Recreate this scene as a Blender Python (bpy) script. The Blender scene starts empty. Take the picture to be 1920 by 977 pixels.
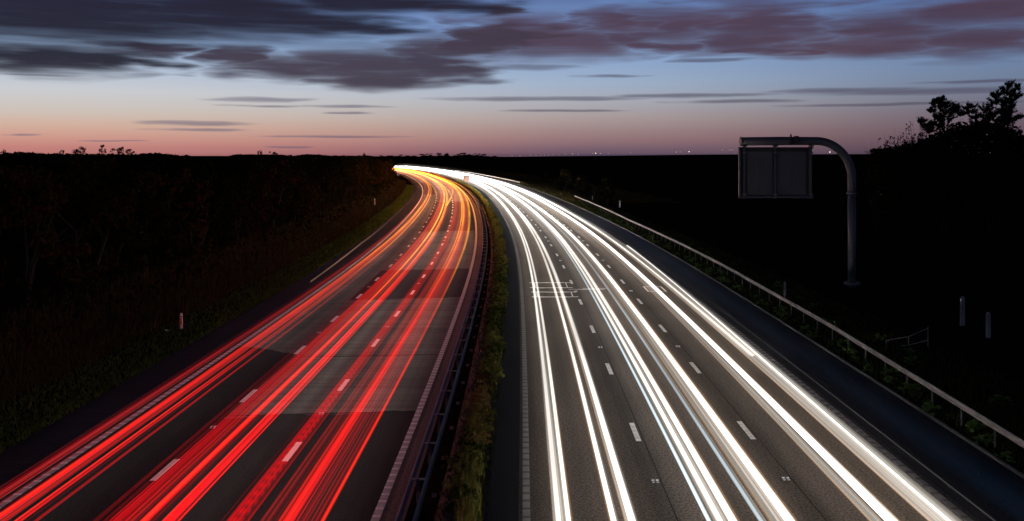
import bpy, math, random
import numpy as np
from mathutils import Vector, Matrix, noise as mnoise

random.seed(7)
rng = np.random.default_rng(7)
R = math.radians
scene = bpy.context.scene
COL = scene.collection

# ------------------------------------------------------------------ camera
CAM_Z = 10.1
FPX = 1720.0                       # focal length in photo pixels (photo is 1920 wide)
cam = bpy.data.cameras.new("camera")
cam.sensor_width = 36.0
cam.lens = FPX / 1920 * 36.0
cam.shift_y = -0.1034              # level view camera with a falling front
cam.clip_start = 0.5
cam.clip_end = 30000
cam_ob = bpy.data.objects.new("camera", cam)
COL.objects.link(cam_ob)
cam_ob.location = (0, 0, CAM_Z)
cam_ob.rotation_euler = (R(90), 0, 0)
scene.camera = cam_ob

# ------------------------------------------------------------------ view and render settings
scene.view_settings.view_transform = 'Standard'
scene.view_settings.look = 'None'
scene.view_settings.exposure = 0.0
scene.view_settings.gamma = 1.0
scene.render.engine = 'CYCLES'
cy = scene.cycles
cy.max_bounces = 4
cy.diffuse_bounces = 2
cy.glossy_bounces = 2
cy.transparent_max_bounces = 48
cy.caustics_reflective = False
cy.caustics_refractive = False
cy.sample_clamp_indirect = 3.0
cy.use_denoising = True


def lin(c):
    o = []
    for v in c:
        v = v / 255.0
        o.append(v / 12.92 if v <= 0.04045 else ((v + 0.055) / 1.055) ** 2.4)
    return tuple(o) + (1.0,)


# ------------------------------------------------------------------ sky: dusk after sunset, glow ahead on the left
def build_world():
    w = bpy.data.worlds.new("World")
    scene.world = w
    w.use_nodes = True
    nt = w.node_tree
    nt.nodes.clear()
    N, L = nt.nodes.new, nt.links.new

    def math_(op, a, b=None, c=None, clamp=False):
        n = N('ShaderNodeMath')
        n.operation = op
        n.use_clamp = clamp
        for i, v in enumerate((a, b, c)):
            if v is None:
                continue
            if isinstance(v, (int, float)):
                n.inputs[i].default_value = v
            else:
                L(v, n.inputs[i])
        return n.outputs[0]

    def vmath(op, a, b=None, c=None, out=0):
        n = N('ShaderNodeVectorMath')
        n.operation = op
        for i, v in enumerate((a, b, c)):
            if v is None:
                continue
            if isinstance(v, tuple):
                n.inputs[i].default_value = v
            else:
                L(v, n.inputs[i])
        return n.outputs[out]

    def smooth(x, lo, hi, a=0.0, b=1.0):
        n = N('ShaderNodeMapRange')
        n.interpolation_type = 'SMOOTHSTEP'
        L(x, n.inputs[0])
        n.inputs[1].default_value = lo
        n.inputs[2].default_value = hi
        n.inputs[3].default_value = a
        n.inputs[4].default_value = b
        return n.outputs[0]

    def mix(f, a, b):
        n = N('ShaderNodeMix')
        n.data_type = 'RGBA'
        if isinstance(f, float):
            n.inputs[0].default_value = f
        else:
            L(f, n.inputs[0])
        for s, v in ((6, a), (7, b)):
            if isinstance(v, tuple):
                n.inputs[s].default_value = v
            else:
                L(v, n.inputs[s])
        return n.outputs[2]

    tc = N('ShaderNodeTexCoord')
    nrm = vmath('NORMALIZE', tc.outputs['Generated'])
    sep = N('ShaderNodeSeparateXYZ')
    L(nrm, sep.inputs[0])
    DEG = 180 / math.pi
    az = math_('MULTIPLY', math_('ARCTAN2', sep.outputs[0], sep.outputs[1]), DEG)
    el = math_('MULTIPLY', math_('ARCSINE', sep.outputs[2]), DEG)
    # how far a direction is from the sunset (azimuth -38 degrees)
    cosd = math_('COSINE', math_('MULTIPLY', math_('ADD', az, 38.0), math.pi / 180))
    t = smooth(cosd, 0.72, 1.03)
    tm = smooth(cosd, 0.36, 0.80)

    def ramp(stops):
        n = N('ShaderNodeValToRGB')
        cr = n.color_ramp
        # position is sqrt(elevation / 90)
        for i, (e, c) in enumerate(stops):
            p = math.sqrt(max(e, 0) / 90)
            if i < 2:
                el_ = cr.elements[i]
                el_.position = p
            else:
                el_ = cr.elements.new(p)
            el_.color = lin(c)
        L(pos, n.inputs[0])
        return n.outputs[0]

    pos = math_('SQRT', math_('DIVIDE', math_('MAXIMUM', el, 0.0), 90.0))
    west = ramp([(0, (180, 114, 112)), (.45, (199, 132, 124)), (1.0, (209, 155, 140)), (1.7, (213, 178, 160)),
                 (2.5, (208, 196, 186)), (3.7, (204, 206, 210)), (4.8, (184, 196, 214)), (6.3, (148, 174, 208)),
                 (8, (120, 146, 192)), (10.5, (88, 114, 168)), (24, (40, 54, 96)), (90, (14, 19, 38))])
    east = ramp([(0, (70, 58, 72)), (.7, (93, 73, 84)), (1.5, (104, 85, 97)), (2.3, (108, 97, 111)),
                 (3.3, (112, 116, 134)), (4.5, (110, 127, 156)), (6, (106, 130, 168)), (8, (92, 115, 160)),
                 (10.5, (66, 90, 140)), (24, (22, 31, 58)), (90, (8, 12, 24))])
    middle = ramp([(0, (84, 70, 90)), (.4, (122, 97, 110)), (.9, (148, 116, 120)), (1.5, (160, 134, 134)), (2.3, (172, 157, 156)),
                   (3.3, (172, 174, 183)), (4.5, (160, 178, 202)), (6, (142, 168, 206)), (8, (118, 146, 194)), (10.5, (90, 116, 168)),
                   (24, (32, 43, 80)), (90, (11, 15, 31))])
    sky = mix(t, mix(tm, east, middle), west)

    # clouds: streaky long-exposure banks in azimuth / elevation
    comb = N('ShaderNodeCombineXYZ')
    L(az, comb.inputs[0])
    L(el, comb.inputs[1])
    p0 = comb.outputs[0]

    def noise(scale, detail=3.0, rough=0.55):
        n = N('ShaderNodeTexNoise')
        n.inputs['Scale'].default_value = 1.0
        n.inputs['Detail'].default_value = detail
        n.inputs['Roughness'].default_value = rough
        L(vmath('MULTIPLY', p0, scale), n.inputs['Vector'])
        return n.outputs['Fac'], n.outputs['Color']

    f1, c1 = noise((0.13, 0.6, 1.0), 2.0, 0.5)
    f2, c2 = noise((0.30, 2.2, 1.0), 2.0, 0.45)
    f3, c3 = noise((0.10, 2.6, 1.0), 3.0, 0.6)
    warp = vmath('MULTIPLY', vmath('SUBTRACT', c1, (.5, .5, .5)), (9.0, 1.1, 0.0))
    p1 = vmath('ADD', p0, warp)
    warp2 = vmath('MULTIPLY', vmath('SUBTRACT', c2, (.5, .5, .5)), (9.0, 0.25, 0.0))
    p2 = vmath('ADD', p1, warp2)
    p3 = vmath('ADD', p0, vmath('MULTIPLY', vmath('SUBTRACT', c2, (.5, .5, .5)), (6.0, 0.16, 0.0)))

    def group(coord, ells):
        best = None
        for (x, y, hw, hh) in ells:
            a = math.degrees(math.atan((x - 960) / FPX))
            e = math.degrees(math.atan((290 - y) / math.hypot(FPX, x - 960)))
            ra = math.degrees(hw / FPX) * math.cos(math.radians(a)) ** 2
            re = math.degrees(hh / FPX)
            v = vmath('MULTIPLY_ADD', coord, (1 / ra, 1 / re, 0.0), (-a / ra, -e / re, 0.0))
            d = vmath('DOT_PRODUCT', v, v, out=1)
            best = d if best is None else math_('MINIMUM', best, d)
        return best

    def cover(d, lo, hi, op, tex=None, texamt=0.0):
        if tex is not None:
            d = math_('ADD', d, math_('MULTIPLY', math_('SUBTRACT', tex, 0.5), texamt))
        return smooth(d, lo, hi, op, 0.0)

    thin = group(p3, [(x, y, hw * 1.15, hh * .62) for (x, y, hw, hh) in [(1010, 185, 170, 8), (1290, 179, 140, 7), (1390, 190, 110, 6), (1055, 208, 100, 4.5),
                      (1590, 170, 130, 8), (1760, 171, 210, 9), (1700, 195, 190, 5), (1850, 152, 120, 5),
                      (480, 187, 90, 8), (520, 199, 70, 4), (660, 200, 70, 5), (650, 212, 50, 4), (370, 231, 80, 7),
                      (380, 243, 90, 5), (215, 265, 60, 3), (555, 276, 40, 3), (620, 256, 120, 4), (1000, 127, 80, 9),
                      (40, 140, 80, 3), (1340, 113, 60, 6), (55, 253, 26, 3), (1130, 143, 60, 5)]])
    red = group(p2, [(1040, 78, 170, 34), (1270, 48, 110, 26), (1430, 42, 130, 40), (1400, 76, 130, 22),
                     (1620, 84, 200, 18), (1680, 52, 170, 24), (1850, 78, 150, 24), (1880, 15, 190, 24),
                     (1150, 40, 90, 18), (1240, 85, 70, 10), (1440, 93, 80, 8), (990, 60, 120, 30), (1180, 70, 90, 22)])
    midc = group(p2, [(560, 126, 160, 25), (700, 124, 160, 36), (800, 112, 110, 42), (880, 84, 70, 36), (445, 104, 70, 18),
                      (740, 150, 170, 17), (270, 92, 100, 13), (940, 70, 80, 26), (890, 18, 60, 12)])
    dark = group(p2, [(120, 20, 420, 60), (420, 26, 300, 46), (70, 108, 180, 28), (190, 116, 130, 20),
                      (600, 42, 170, 20), (690, 4, 230, 20)])
    sky = mix(cover(thin, -0.2, 1.7, 0.66, f3, 1.6), sky, mix(t, lin((74, 68, 88)), lin((108, 104, 128))))
    cred = mix(f1, lin((88, 61, 74)), lin((66, 56, 76)))
    sky = mix(cover(red, -0.1, 2.5, 0.95, f3, 0.9), sky, cred)
    cmid = mix(f1, lin((60, 53, 68)), lin((74, 63, 78)))
    sky = mix(cover(midc, 0.0, 2.0, 0.97, f3, 0.8), sky, cmid)
    cdark = mix(f1, lin((32, 26, 36)), lin((38, 36, 54)))
    sky = mix(cover(dark, 0.0, 2.1, 0.97, f3, 1.0), sky, cdark)
    # the same kind of cloud goes on over the rest of the sky
    n = N('ShaderNodeTexNoise')
    n.inputs['Scale'].default_value = 5.0
    n.inputs['Detail'].default_value = 4.0
    L(vmath('DIVIDE', nrm, vmath('ADD', vmath('MULTIPLY', nrm, (0, 0, 3.0)), (0.3, .3, .3))), n.inputs['Vector'])
    high = math_('MULTIPLY', smooth(n.outputs['Fac'], 0.42, 0.6), smooth(el, 8.5, 12.5))
    sky = mix(math_('MULTIPLY', high, 0.9), sky, lin((48, 43, 58)))
    below = smooth(el, -1.2, -0.4)
    sky = mix(below, lin((12, 11, 13)), sky)
    bg = N('ShaderNodeBackground')
    L(sky, bg.inputs[0])
    bg.inputs[1].default_value = 1.0
    out = N('ShaderNodeOutputWorld')
    L(bg.outputs[0], out.inputs[0])
    w.cycles.sampling_method = 'MANUAL'
    w.cycles.sample_map_resolution = 512


build_world()

# ------------------------------------------------------------------ road line: sideways shift S at distance Y
_sk = [(-200, .014), (30, .012), (60, .002), (85, -.015), (110, -.035), (140, -.05), (170, -.06), (200, -.072),
       (235, -.088), (270, -.105), (320, -.132), (400, -.155), (500, -.2), (600, -.26), (800, -.36), (1000, -.45),
       (1200, -.45), (8000, 0.0)]
_Y = np.arange(-200, 8001, 1.0)
_sl = np.interp(_Y, [k[0] for k in _sk], [k[1] for k in _sk])
_S = np.concatenate([[0], np.cumsum((_sl[1:] + _sl[:-1]) / 2)])
_S -= np.interp(40, _Y, _S)


def S(y):
    return np.interp(y, _Y, _S)


ZR = 0.85                          # the right carriageway lies higher than the left one


def ground_z(o, y):
    """height of the bare land at offset o from the road line, distance y"""
    o = np.asarray(o, float)
    y = np.asarray(y, float)
    near = np.interp(o, [-400, -90, -60, -36, -20.5, -18.2, -17.3, -17.0, -3.4, .6, .9, 14.6, 15.2, 18, 24, 40, 70, 400],
                     [8.6, 8.2, 7.6, 6.2, 0.5, 0.12, 0.02, -.12, -.12, .7, .7, .7, .84, .8, .55, .6, .7, 1.4])
    x = o + S(y)
    ridge = np.interp(x, [-900, -150, -40, 40, 215, 600], [9.4, 8.4, 7.4, 8.2, 10.3, 11.2])
    f = np.clip((y - 560) / 320, 0, 1)
    f = f * f * (3 - 2 * f)
    far = ridge - np.clip((y - 1000) / 400, 0, 1) * 5.0 - np.clip((y - 1500) / 1500, 0, 1) * 60.0
    inroad = (o > -19) & (o < 17)
    far = np.where(inroad & (y < 900), np.minimum(far, near), far)
    return near * (1 - f) + far * f


# ------------------------------------------------------------------ object helpers
def props(o, label=None, category=None, group=None, kind=None):
    if label:
        o["label"] = label
    if category:
        o["category"] = category
    if group:
        o["group"] = group
    if kind:
        o["kind"] = kind
    return o


def mesh_ob(name, verts, faces, mat, parent=None, smooth=False, uvs=None, me=None):
    if me is None:
        me = bpy.data.meshes.new(name)
        me.from_pydata([tuple(map(float, v)) for v in verts], [], [tuple(f) for f in faces])
        if mat:
            me.materials.append(mat)
        if smooth:
            me.polygons.foreach_set("use_smooth", [True] * len(me.polygons))
        if uvs is not None:
            lay = me.uv_layers.new(name="UVMap")
            li = np.zeros(len(me.loops), dtype=np.int32)
            me.loops.foreach_get("vertex_index", li)
            lay.data.foreach_set("uv", np.asarray(uvs, dtype=np.float32)[li].ravel())
        me.update()
    o = bpy.data.objects.new(name, me)
    COL.objects.link(o)
    if parent is not None:
        o.parent = parent
    return o


def quads_ob(name, V, mat, parent=None):
    """V: (n,4,3) array of separate quads"""
    V = np.asarray(V, dtype=np.float32)
    n = len(V)
    me = bpy.data.meshes.new(name)
    me.vertices.add(n * 4)
    me.vertices.foreach_set("co", V.reshape(-1))
    me.loops.add(n * 4)
    me.loops.foreach_set("vertex_index", np.arange(n * 4, dtype=np.int32))
    me.polygons.add(n)
    me.polygons.foreach_set("loop_start", np.arange(0, n * 4, 4, dtype=np.int32))
    me.polygons.foreach_set("loop_total", np.full(n, 4, dtype=np.int32))
    me.materials.append(mat)
    me.update(calc_edges=True)
    o = bpy.data.objects.new(name, me)
    COL.objects.link(o)
    if parent is not None:
        o.parent = parent
    return o


def empty(name, loc, label, category, group=None, rz=0.0):
    o = bpy.data.objects.new(name, None)
    o.empty_display_size = 0.2
    COL.objects.link(o)
    o.location = loc
    o.rotation_euler = (0, 0, rz)
    return props(o, label, category, group)


def copy_thing(root, label=None, parent=None):
    c = root.copy()
    COL.objects.link(c)
    if parent is not None:
        c.parent = parent
    if label:
        c["label"] = label
    for ch in root.children:
        copy_thing(ch, None, c)
    return c


class MB:
    def __init__(self):
        self.v, self.f = [], []

    def box(self, c, s, rot=None):
        b = len(self.v)
        for dx in (-.5, .5):
            for dy in (-.5, .5):
                for dz in (-.5, .5):
                    p = Vector((dx * s[0], dy * s[1], dz * s[2]))
                    if rot is not None:
                        p = rot @ p
                    self.v.append((c[0] + p.x, c[1] + p.y, c[2] + p.z))
        for q in ((0, 1, 3, 2), (4, 6, 7, 5), (0, 4, 5, 1), (2, 3, 7, 6), (0, 2, 6, 4), (1, 5, 7, 3)):
            self.f.append(tuple(b + i for i in q))
        return self

    def tube(self, pts, rad, n=10, cap=True):
        pts = [Vector(p) for p in pts]
        if isinstance(rad, (int, float)):
            rad = [rad] * len(pts)
        b = len(self.v)
        up = None
        for i, p in enumerate(pts):
            d = (pts[min(i + 1, len(pts) - 1)] - pts[max(i - 1, 0)]).normalized()
            if up is None:
                up = d.orthogonal().normalized()
            u = (up - d * up.dot(d)).normalized()
            up = u
            w = d.cross(u)
            for k in range(n):
                a = 2 * math.pi * k / n
                q = p + (u * math.cos(a) + w * math.sin(a)) * rad[i]
                self.v.append(tuple(q))
        for i in range(len(pts) - 1):
            for k in range(n):
                k2 = (k + 1) % n
                self.f.append((b + i * n + k, b + i * n + k2, b + (i + 1) * n + k2, b + (i + 1) * n + k))
        if cap:
            self.f.append(tuple(b + k for k in reversed(range(n))))
            self.f.append(tuple(b + (len(pts) - 1) * n + k for k in range(n)))
        return self

    def cyl(self, a, b_, r, n=12, r2=None):
        return self.tube([a, b_], [r, r if r2 is None else r2], n)

    def build(self, name, mat, parent=None, smooth=False):
        return mesh_ob(name, self.v, self.f, mat, parent, smooth)


def stations(y0, y1, fine=3.0):
    ys = [y0]
    while ys[-1] < y1:
        step = fine if ys[-1] < 120 else (fine * 1.6 if ys[-1] < 400 else fine * 3)
        ys.append(min(y1, ys[-1] + step))
    return np.array(ys)


def sweep(profile, ys, off=None, closed=True):
    """profile (o,z) pairs carried along the road line"""
    ys = np.asarray(ys, float)
    V = []
    for y in ys:
        d = 0.0 if off is None else off(y)
        for (o, z) in profile:
            V.append((S(y) + o + d, y, z))
    n = len(profile)
    F = []
    m = n if closed else n - 1
    for i in range(len(ys) - 1):
        for k in range(m):
            k2 = (k + 1) % n
            F.append((i * n + k, i * n + k2, (i + 1) * n + k2, (i + 1) * n + k))
    if closed:
        F.append(tuple(range(n)))
        F.append(tuple((len(ys) - 1) * n + k for k in reversed(range(n))))
    return V, F


# ------------------------------------------------------------------ materials
def new_mat(name):
    m = bpy.data.materials.new(name)
    m.use_nodes = True
    nt = m.node_tree
    bs = nt.nodes.get('Principled BSDF')
    return m, nt, bs


def basic(name, col, rough=0.6, metal=0.0, var=0.15, scale=6.0, bump=0.0):
    m, nt, bs = new_mat(name)
    N, L = nt.nodes.new, nt.links.new
    tc = N('ShaderNodeTexCoord')
    no = N('ShaderNodeTexNoise')
    no.inputs['Scale'].default_value = scale
    no.inputs['Detail'].default_value = 4
    L(tc.outputs['Object'], no.inputs['Vector'])
    cr = N('ShaderNodeValToRGB')
    cr.color_ramp.elements[0].position = .3
    cr.color_ramp.elements[1].position = .7
    cr.color_ramp.elements[0].color = tuple(c * (1 - var) for c in col) + (1,)
    cr.color_ramp.elements[1].color = tuple(min(1, c * (1 + var)) for c in col) + (1,)
    L(no.outputs['Fac'], cr.inputs[0])
    L(cr.outputs[0], bs.inputs['Base Color'])
    bs.inputs['Roughness'].default_value = rough
    bs.inputs['Metallic'].default_value = metal
    if bump:
        b = N('ShaderNodeBump')
        b.inputs['Strength'].default_value = bump
        b.inputs['Distance'].default_value = .02
        L(no.outputs['Fac'], b.inputs['Height'])
        L(b.outputs[0], bs.inputs['Normal'])
    return m


def asphalt(name, col, grain=0.55, transverse=False, streak=0.25, speck=None):
    """col darkest-to-lightest mean; UV = (offset m, distance m)"""
    m, nt, bs = new_mat(name)
    N, L = nt.nodes.new, nt.links.new
    uv = N('ShaderNodeUVMap')

    def nz(scl, detail, sx, sy):
        mp = N('ShaderNodeMapping')
        mp.inputs['Scale'].default_value = (sx, sy, 1)
        L(uv.outputs[0], mp.inputs[0])
        n = N('ShaderNodeTexNoise')
        n.inputs['Scale'].default_value = scl
        n.inputs['Detail'].default_value = detail
        L(mp.outputs[0], n.inputs['Vector'])
        return n.outputs['Fac']

    def mr(x, a, b, c, d):
        n = N('ShaderNodeMapRange')
        L(x, n.inputs[0])
        for i, v in enumerate((a, b, c, d)):
            n.inputs[i + 1].default_value = v
        return n.outputs[0]

    def mul(a, b):
        n = N('ShaderNodeMath')
        n.operation = 'MULTIPLY'
        L(a, n.inputs[0])
        L(b, n.inputs[1])
        return n.outputs[0]

    fine = mr(nz(15.0, 3, 1, 1), .35, .68, 1 - grain, 1 + grain)
    big = mr(nz(.35, 3, 1, .5), .3, .7, .85, 1.15)
    st = mr(nz(1.0, 3, 1.1, .012), .3, .7, 1 - streak, 1 + streak)
    f = mul(mul(fine, big), st)
    if transverse:
        tr = mr(nz(1.0, 2, .06, 3.2), .35, .65, .84, 1.16)
        f = mul(f, tr)
    vm = N('ShaderNodeVectorMath')
    vm.operation = 'SCALE'
    vm.inputs[0].default_value = col
    L(f, vm.inputs['Scale'])
    L(vm.outputs[0], bs.inputs['Base Color'])
    bs.inputs['Roughness'].default_value = .85
    bs.inputs['Specular IOR Level'].default_value = .1
    b = N('ShaderNodeBump')
    b.inputs['Strength'].default_value = .5
    b.inputs['Distance'].default_value = .012
    L(fine, b.inputs['Height'])
    L(b.outputs[0], bs.inputs['Normal'])
    return m


def foliage(name, c1, c2, rough=.75, rand=True):
    m, nt, bs = new_mat(name)
    N, L = nt.nodes.new, nt.links.new
    tc = N('ShaderNodeTexCoord')
    no = N('ShaderNodeTexNoise')
    no.inputs['Scale'].default_value = 2.5
    no.inputs['Detail'].default_value = 3
    L(tc.outputs['Object'], no.inputs['Vector'])
    ad = N('ShaderNodeMath')
    ad.operation = 'ADD'
    L(no.outputs['Fac'], ad.inputs[0])
    if rand:
        oi = N('ShaderNodeObjectInfo')
        mm = N('ShaderNodeMath')
        mm.operation = 'MULTIPLY_ADD'
        L(oi.outputs['Random'], mm.inputs[0])
        mm.inputs[1].default_value = .7
        mm.inputs[2].default_value = -.35
        L(mm.outputs[0], ad.inputs[1])
    else:
        ad.inputs[1].default_value = 0
    cr = N('ShaderNodeValToRGB')
    cr.color_ramp.elements[0].position = .25
    cr.color_ramp.elements[1].position = .75
    cr.color_ramp.elements[0].color = c1 + (1,)
    cr.color_ramp.elements[1].color = c2 + (1,)
    L(ad.outputs[0], cr.inputs[0])
    L(cr.outputs[0], bs.inputs['Base Color'])
    bs.inputs['Roughness'].default_value = rough
    bs.inputs['Specular IOR Level'].default_value = 0.0
    return m


def glow_mat(name, near, far, k_near, k_far, under=None, y0=70.0, y1=190.0, flick=0.35, pulse=0.0, soft=1.0, nscale=.05):
    """the light a lamp leaves along its way: shines outward only, see-through, brighter where the line of sight
    crosses more of it; an added white underside stands in for headlamp light on the road"""
    m = bpy.data.materials.new(name)
    m.use_nodes = True
    nt = m.node_tree
    nt.nodes.clear()
    N, L = nt.nodes.new, nt.links.new
    geo = N('ShaderNodeNewGeometry')
    sep = N('ShaderNodeSeparateXYZ')
    L(geo.outputs['Position'], sep.inputs[0])
    mr = N('ShaderNodeMapRange')
    mr.interpolation_type = 'SMOOTHSTEP'
    L(sep.outputs[1], mr.inputs[0])
    mr.inputs[1].default_value = y0
    mr.inputs[2].default_value = y1
    mx = N('ShaderNodeMix')
    mx.data_type = 'RGBA'
    L(mr.outputs[0], mx.inputs[0])
    mx.inputs[6].default_value = tuple(c * k_near for c in near) + (1,)
    mx.inputs[7].default_value = tuple(c * k_far for c in far) + (1,)
    col = mx.outputs[2]
    # slow change of brightness along the way
    oi = N('ShaderNodeObjectInfo')
    no = N('ShaderNodeTexNoise')
    no.noise_dimensions = '2D'
    no.inputs['Scale'].default_value = 1
    no.inputs['Detail'].default_value = 2
    cb = N('ShaderNodeCombineXYZ')
    a = N('ShaderNodeMath')
    a.operation = 'MULTIPLY'
    L(sep.outputs[1], a.inputs[0])
    a.inputs[1].default_value = nscale
    L(a.outputs[0], cb.inputs[0])
    b = N('ShaderNodeMath')
    b.operation = 'MULTIPLY'
    L(oi.outputs['Random'], b.inputs[0])
    b.inputs[1].default_value = 97.0
    L(b.outputs[0], cb.inputs[1])
    L(cb.outputs[0], no.inputs['Vector'])
    fl = N('ShaderNodeMapRange')
    L(no.outputs['Fac'], fl.inputs[0])
    fl.inputs[1].default_value = .3
    fl.inputs[2].default_value = .7
    fl.inputs[3].default_value = 1 - flick
    fl.inputs[4].default_value = 1 + flick
    k = fl.outputs[0]
    if pulse:
        s = N('ShaderNodeMath')
        s.operation = 'SINE'
        mm = N('ShaderNodeMath')
        mm.operation = 'MULTIPLY'
        L(sep.outputs[1], mm.inputs[0])
        mm.inputs[1].default_value = 2 * math.pi / 0.62
        L(mm.outputs[0], s.inputs[0])
        ma = N('ShaderNodeMath')
        ma.operation = 'MULTIPLY_ADD'
        L(s.outputs[0], ma.inputs[0])
        ma.inputs[1].default_value = pulse
        ma.inputs[2].default_value = 1.0
        mu = N('ShaderNodeMath')
        mu.operation = 'MULTIPLY'
        L(k, mu.inputs[0])
        L(ma.outputs[0], mu.inputs[1])
        k = mu.outputs[0]
    lw = N('ShaderNodeLayerWeight')
    lw.inputs['Blend'].default_value = .5
    inv = N('ShaderNodeMath')
    inv.operation = 'SUBTRACT'
    inv.inputs[0].default_value = 1.0
    L(lw.outputs['Facing'], inv.inputs[1])
    pw = N('ShaderNodeMath')
    pw.operation = 'POWER'
    L(inv.outputs[0], pw.inputs[0])
    pw.inputs[1].default_value = soft
    st = N('ShaderNodeMath')
    st.operation = 'MULTIPLY'
    L(k, st.inputs[0])
    L(pw.outputs[0], st.inputs[1])
    strength = st.outputs[0]
    if under is not None:
        ns = N('ShaderNodeSeparateXYZ')
        L(geo.outputs['True Normal'], ns.inputs[0])
        lt = N('ShaderNodeMath')
        lt.operation = 'LESS_THAN'
        L(ns.outputs[2], lt.inputs[0])
        lt.inputs[1].default_value = -.25
        m2 = N('ShaderNodeMix')
        m2.data_type = 'RGBA'
        L(lt.outputs[0], m2.inputs[0])
        L(col, m2.inputs[6])
        m2.inputs[7].default_value = tuple(under) + (1,)
        col = m2.outputs[2]
    em = N('ShaderNodeEmission')
    L(col, em.inputs[0])
    L(strength, em.inputs[1])
    tr = N('ShaderNodeBsdfTransparent')
    add = N('ShaderNodeAddShader')
    L(em.outputs[0], add.inputs[0])
    L(tr.outputs[0], add.inputs[1])
    ms = N('ShaderNodeMixShader')
    L(geo.outputs['Backfacing'], ms.inputs[0])
    L(add.outputs[0], ms.inputs[1])
    tr2 = N('ShaderNodeBsdfTransparent')
    L(tr2.outputs[0], ms.inputs[2])
    out = N('ShaderNodeOutputMaterial')
    L(ms.outputs[0], out.inputs[0])
    m.cycles.emission_sampling = 'FRONT'
    return m


def lamp_mat(name, col, k):
    m = bpy.data.materials.new(name)
    m.use_nodes = True
    nt = m.node_tree
    nt.nodes.clear()
    em = nt.nodes.new('ShaderNodeEmission')
    em.inputs[0].default_value = col + (1,)
    em.inputs[1].default_value = k
    out = nt.nodes.new('ShaderNodeOutputMaterial')
    nt.links.new(em.outputs[0], out.inputs[0])
    m.cycles.emission_sampling = 'NONE'
    return m


M = {}
M['soil'] = basic('soil', (.012, .010, .007), 1.0, var=.4, scale=.8, bump=.4)
M['soil'].node_tree.nodes['Principled BSDF'].inputs['Specular IOR Level'].default_value = 0
M['road_dark'] = asphalt('asphalt_dark', (.030, .026, .026), .35)
M['road_grey'] = asphalt('asphalt_worn', (.108, .104, .096), .28, transverse=True, streak=.4)
M['road_maroon'] = asphalt('asphalt_patch', (.036, .027, .029), .3)
M['shoulder'] = asphalt('asphalt_shoulder', (.055, .049, .047), .35, transverse=True)
M['road_right'] = asphalt('asphalt_coarse', (.076, .061, .050), .6, streak=.35)
M['shoulder_right'] = asphalt('asphalt_shoulder_blue', (.030, .028, .029), .4)
M['strip'] = asphalt('hard_strip', (.19, .15, .13), .55)
M['bitumen_and_shade'] = asphalt('bitumen_and_shade', (.012, .012, .013), .3)  # seam bitumen, also the shade painted into the inner strip
M['median_soil'] = basic('median_soil', (.085, .07, .055), .95, var=.5, scale=3, bump=.5)
M['paint'] = basic('road_paint', (.78, .76, .72), .6, var=.12, scale=5, bump=.1)
M['paint_worn'] = basic('worn_paint', (.60, .57, .53), .7, var=.3, scale=6)
M['rib_base'] = basic('rib_line_base', (.46, .46, .45), .7, var=.2, scale=4)
M['rib'] = basic('rib_paint', (.85, .83, .80), .6, var=.12, scale=6)
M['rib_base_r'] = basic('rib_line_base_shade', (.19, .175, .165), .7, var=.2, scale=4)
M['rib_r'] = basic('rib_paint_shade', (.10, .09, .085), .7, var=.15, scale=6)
M['kerb'] = basic('kerb_concrete', (.06, .058, .056), .85, var=.3, scale=3)
M['seal'] = basic('loop_sealant', (.75, .70, .64), .4, var=.2, scale=5)
M['steel'] = basic('galvanised_steel', (.13, .125, .13), .5, .4, var=.15, scale=2.5)
M['steel_dull'] = basic('weathered_steel', (.34, .30, .27), .65, .1, var=.25, scale=1.5)
M['gantry'] = basic('gantry_paint', (.05, .057, .072), .6, .1, var=.1, scale=1.2)
M['panel'] = basic('panel_back', (.055, .062, .068), .6, .1, var=.12, scale=.8)
M['black'] = basic('black_rubber', (.02, .02, .02), .7)
M['post_white'] = basic('marker_post_white', (.6, .6, .58), .5, var=.08)
M['reflect_red'] = basic('red_reflector', (.75, .16, .08), .3, var=.1)
M['post_grey'] = basic('grey_plastic', (.13, .13, .15), .55, var=.15)
M['sign_grey'] = basic('sign_back_grey', (.30, .30, .30), .55, .1, var=.15)
M['blue'] = basic('blue_sign_face', (.25, .45, .75), .5, var=.1)
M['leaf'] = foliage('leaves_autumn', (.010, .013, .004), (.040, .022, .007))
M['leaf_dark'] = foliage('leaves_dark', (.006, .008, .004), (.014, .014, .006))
M['needle'] = foliage('needles', (.008, .014, .007), (.018, .025, .012))
M['bark'] = basic('bark', (.012, .009, .007), .9, var=.3, scale=5, bump=.4)
M['grass'] = foliage('verge_grass', (.03, .08, .014), (.11, .17, .04), rand=False)
M['dry'] = foliage('dry_grass', (.028, .021, .008), (.085, .062, .024), rand=False)
M['rough'] = foliage('rough_grass_dark', (.014, .022, .006), (.06, .06, .02), rand=False)
M['weed'] = foliage('median_weeds', (.022, .042, .008), (.16, .155, .038))
M['weed_dry'] = foliage('median_weeds_dry', (.06, .045, .015), (.2, .13, .05))
M['litter'] = basic('pale_plastic', (.8, .8, .78), .4)
M['stud'] = basic('stud_housing', (.9, .88, .84), .35, .0, var=.2, scale=20)
M['stud_body'] = basic('stud_rubber', (.05, .05, .05), .6)


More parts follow.
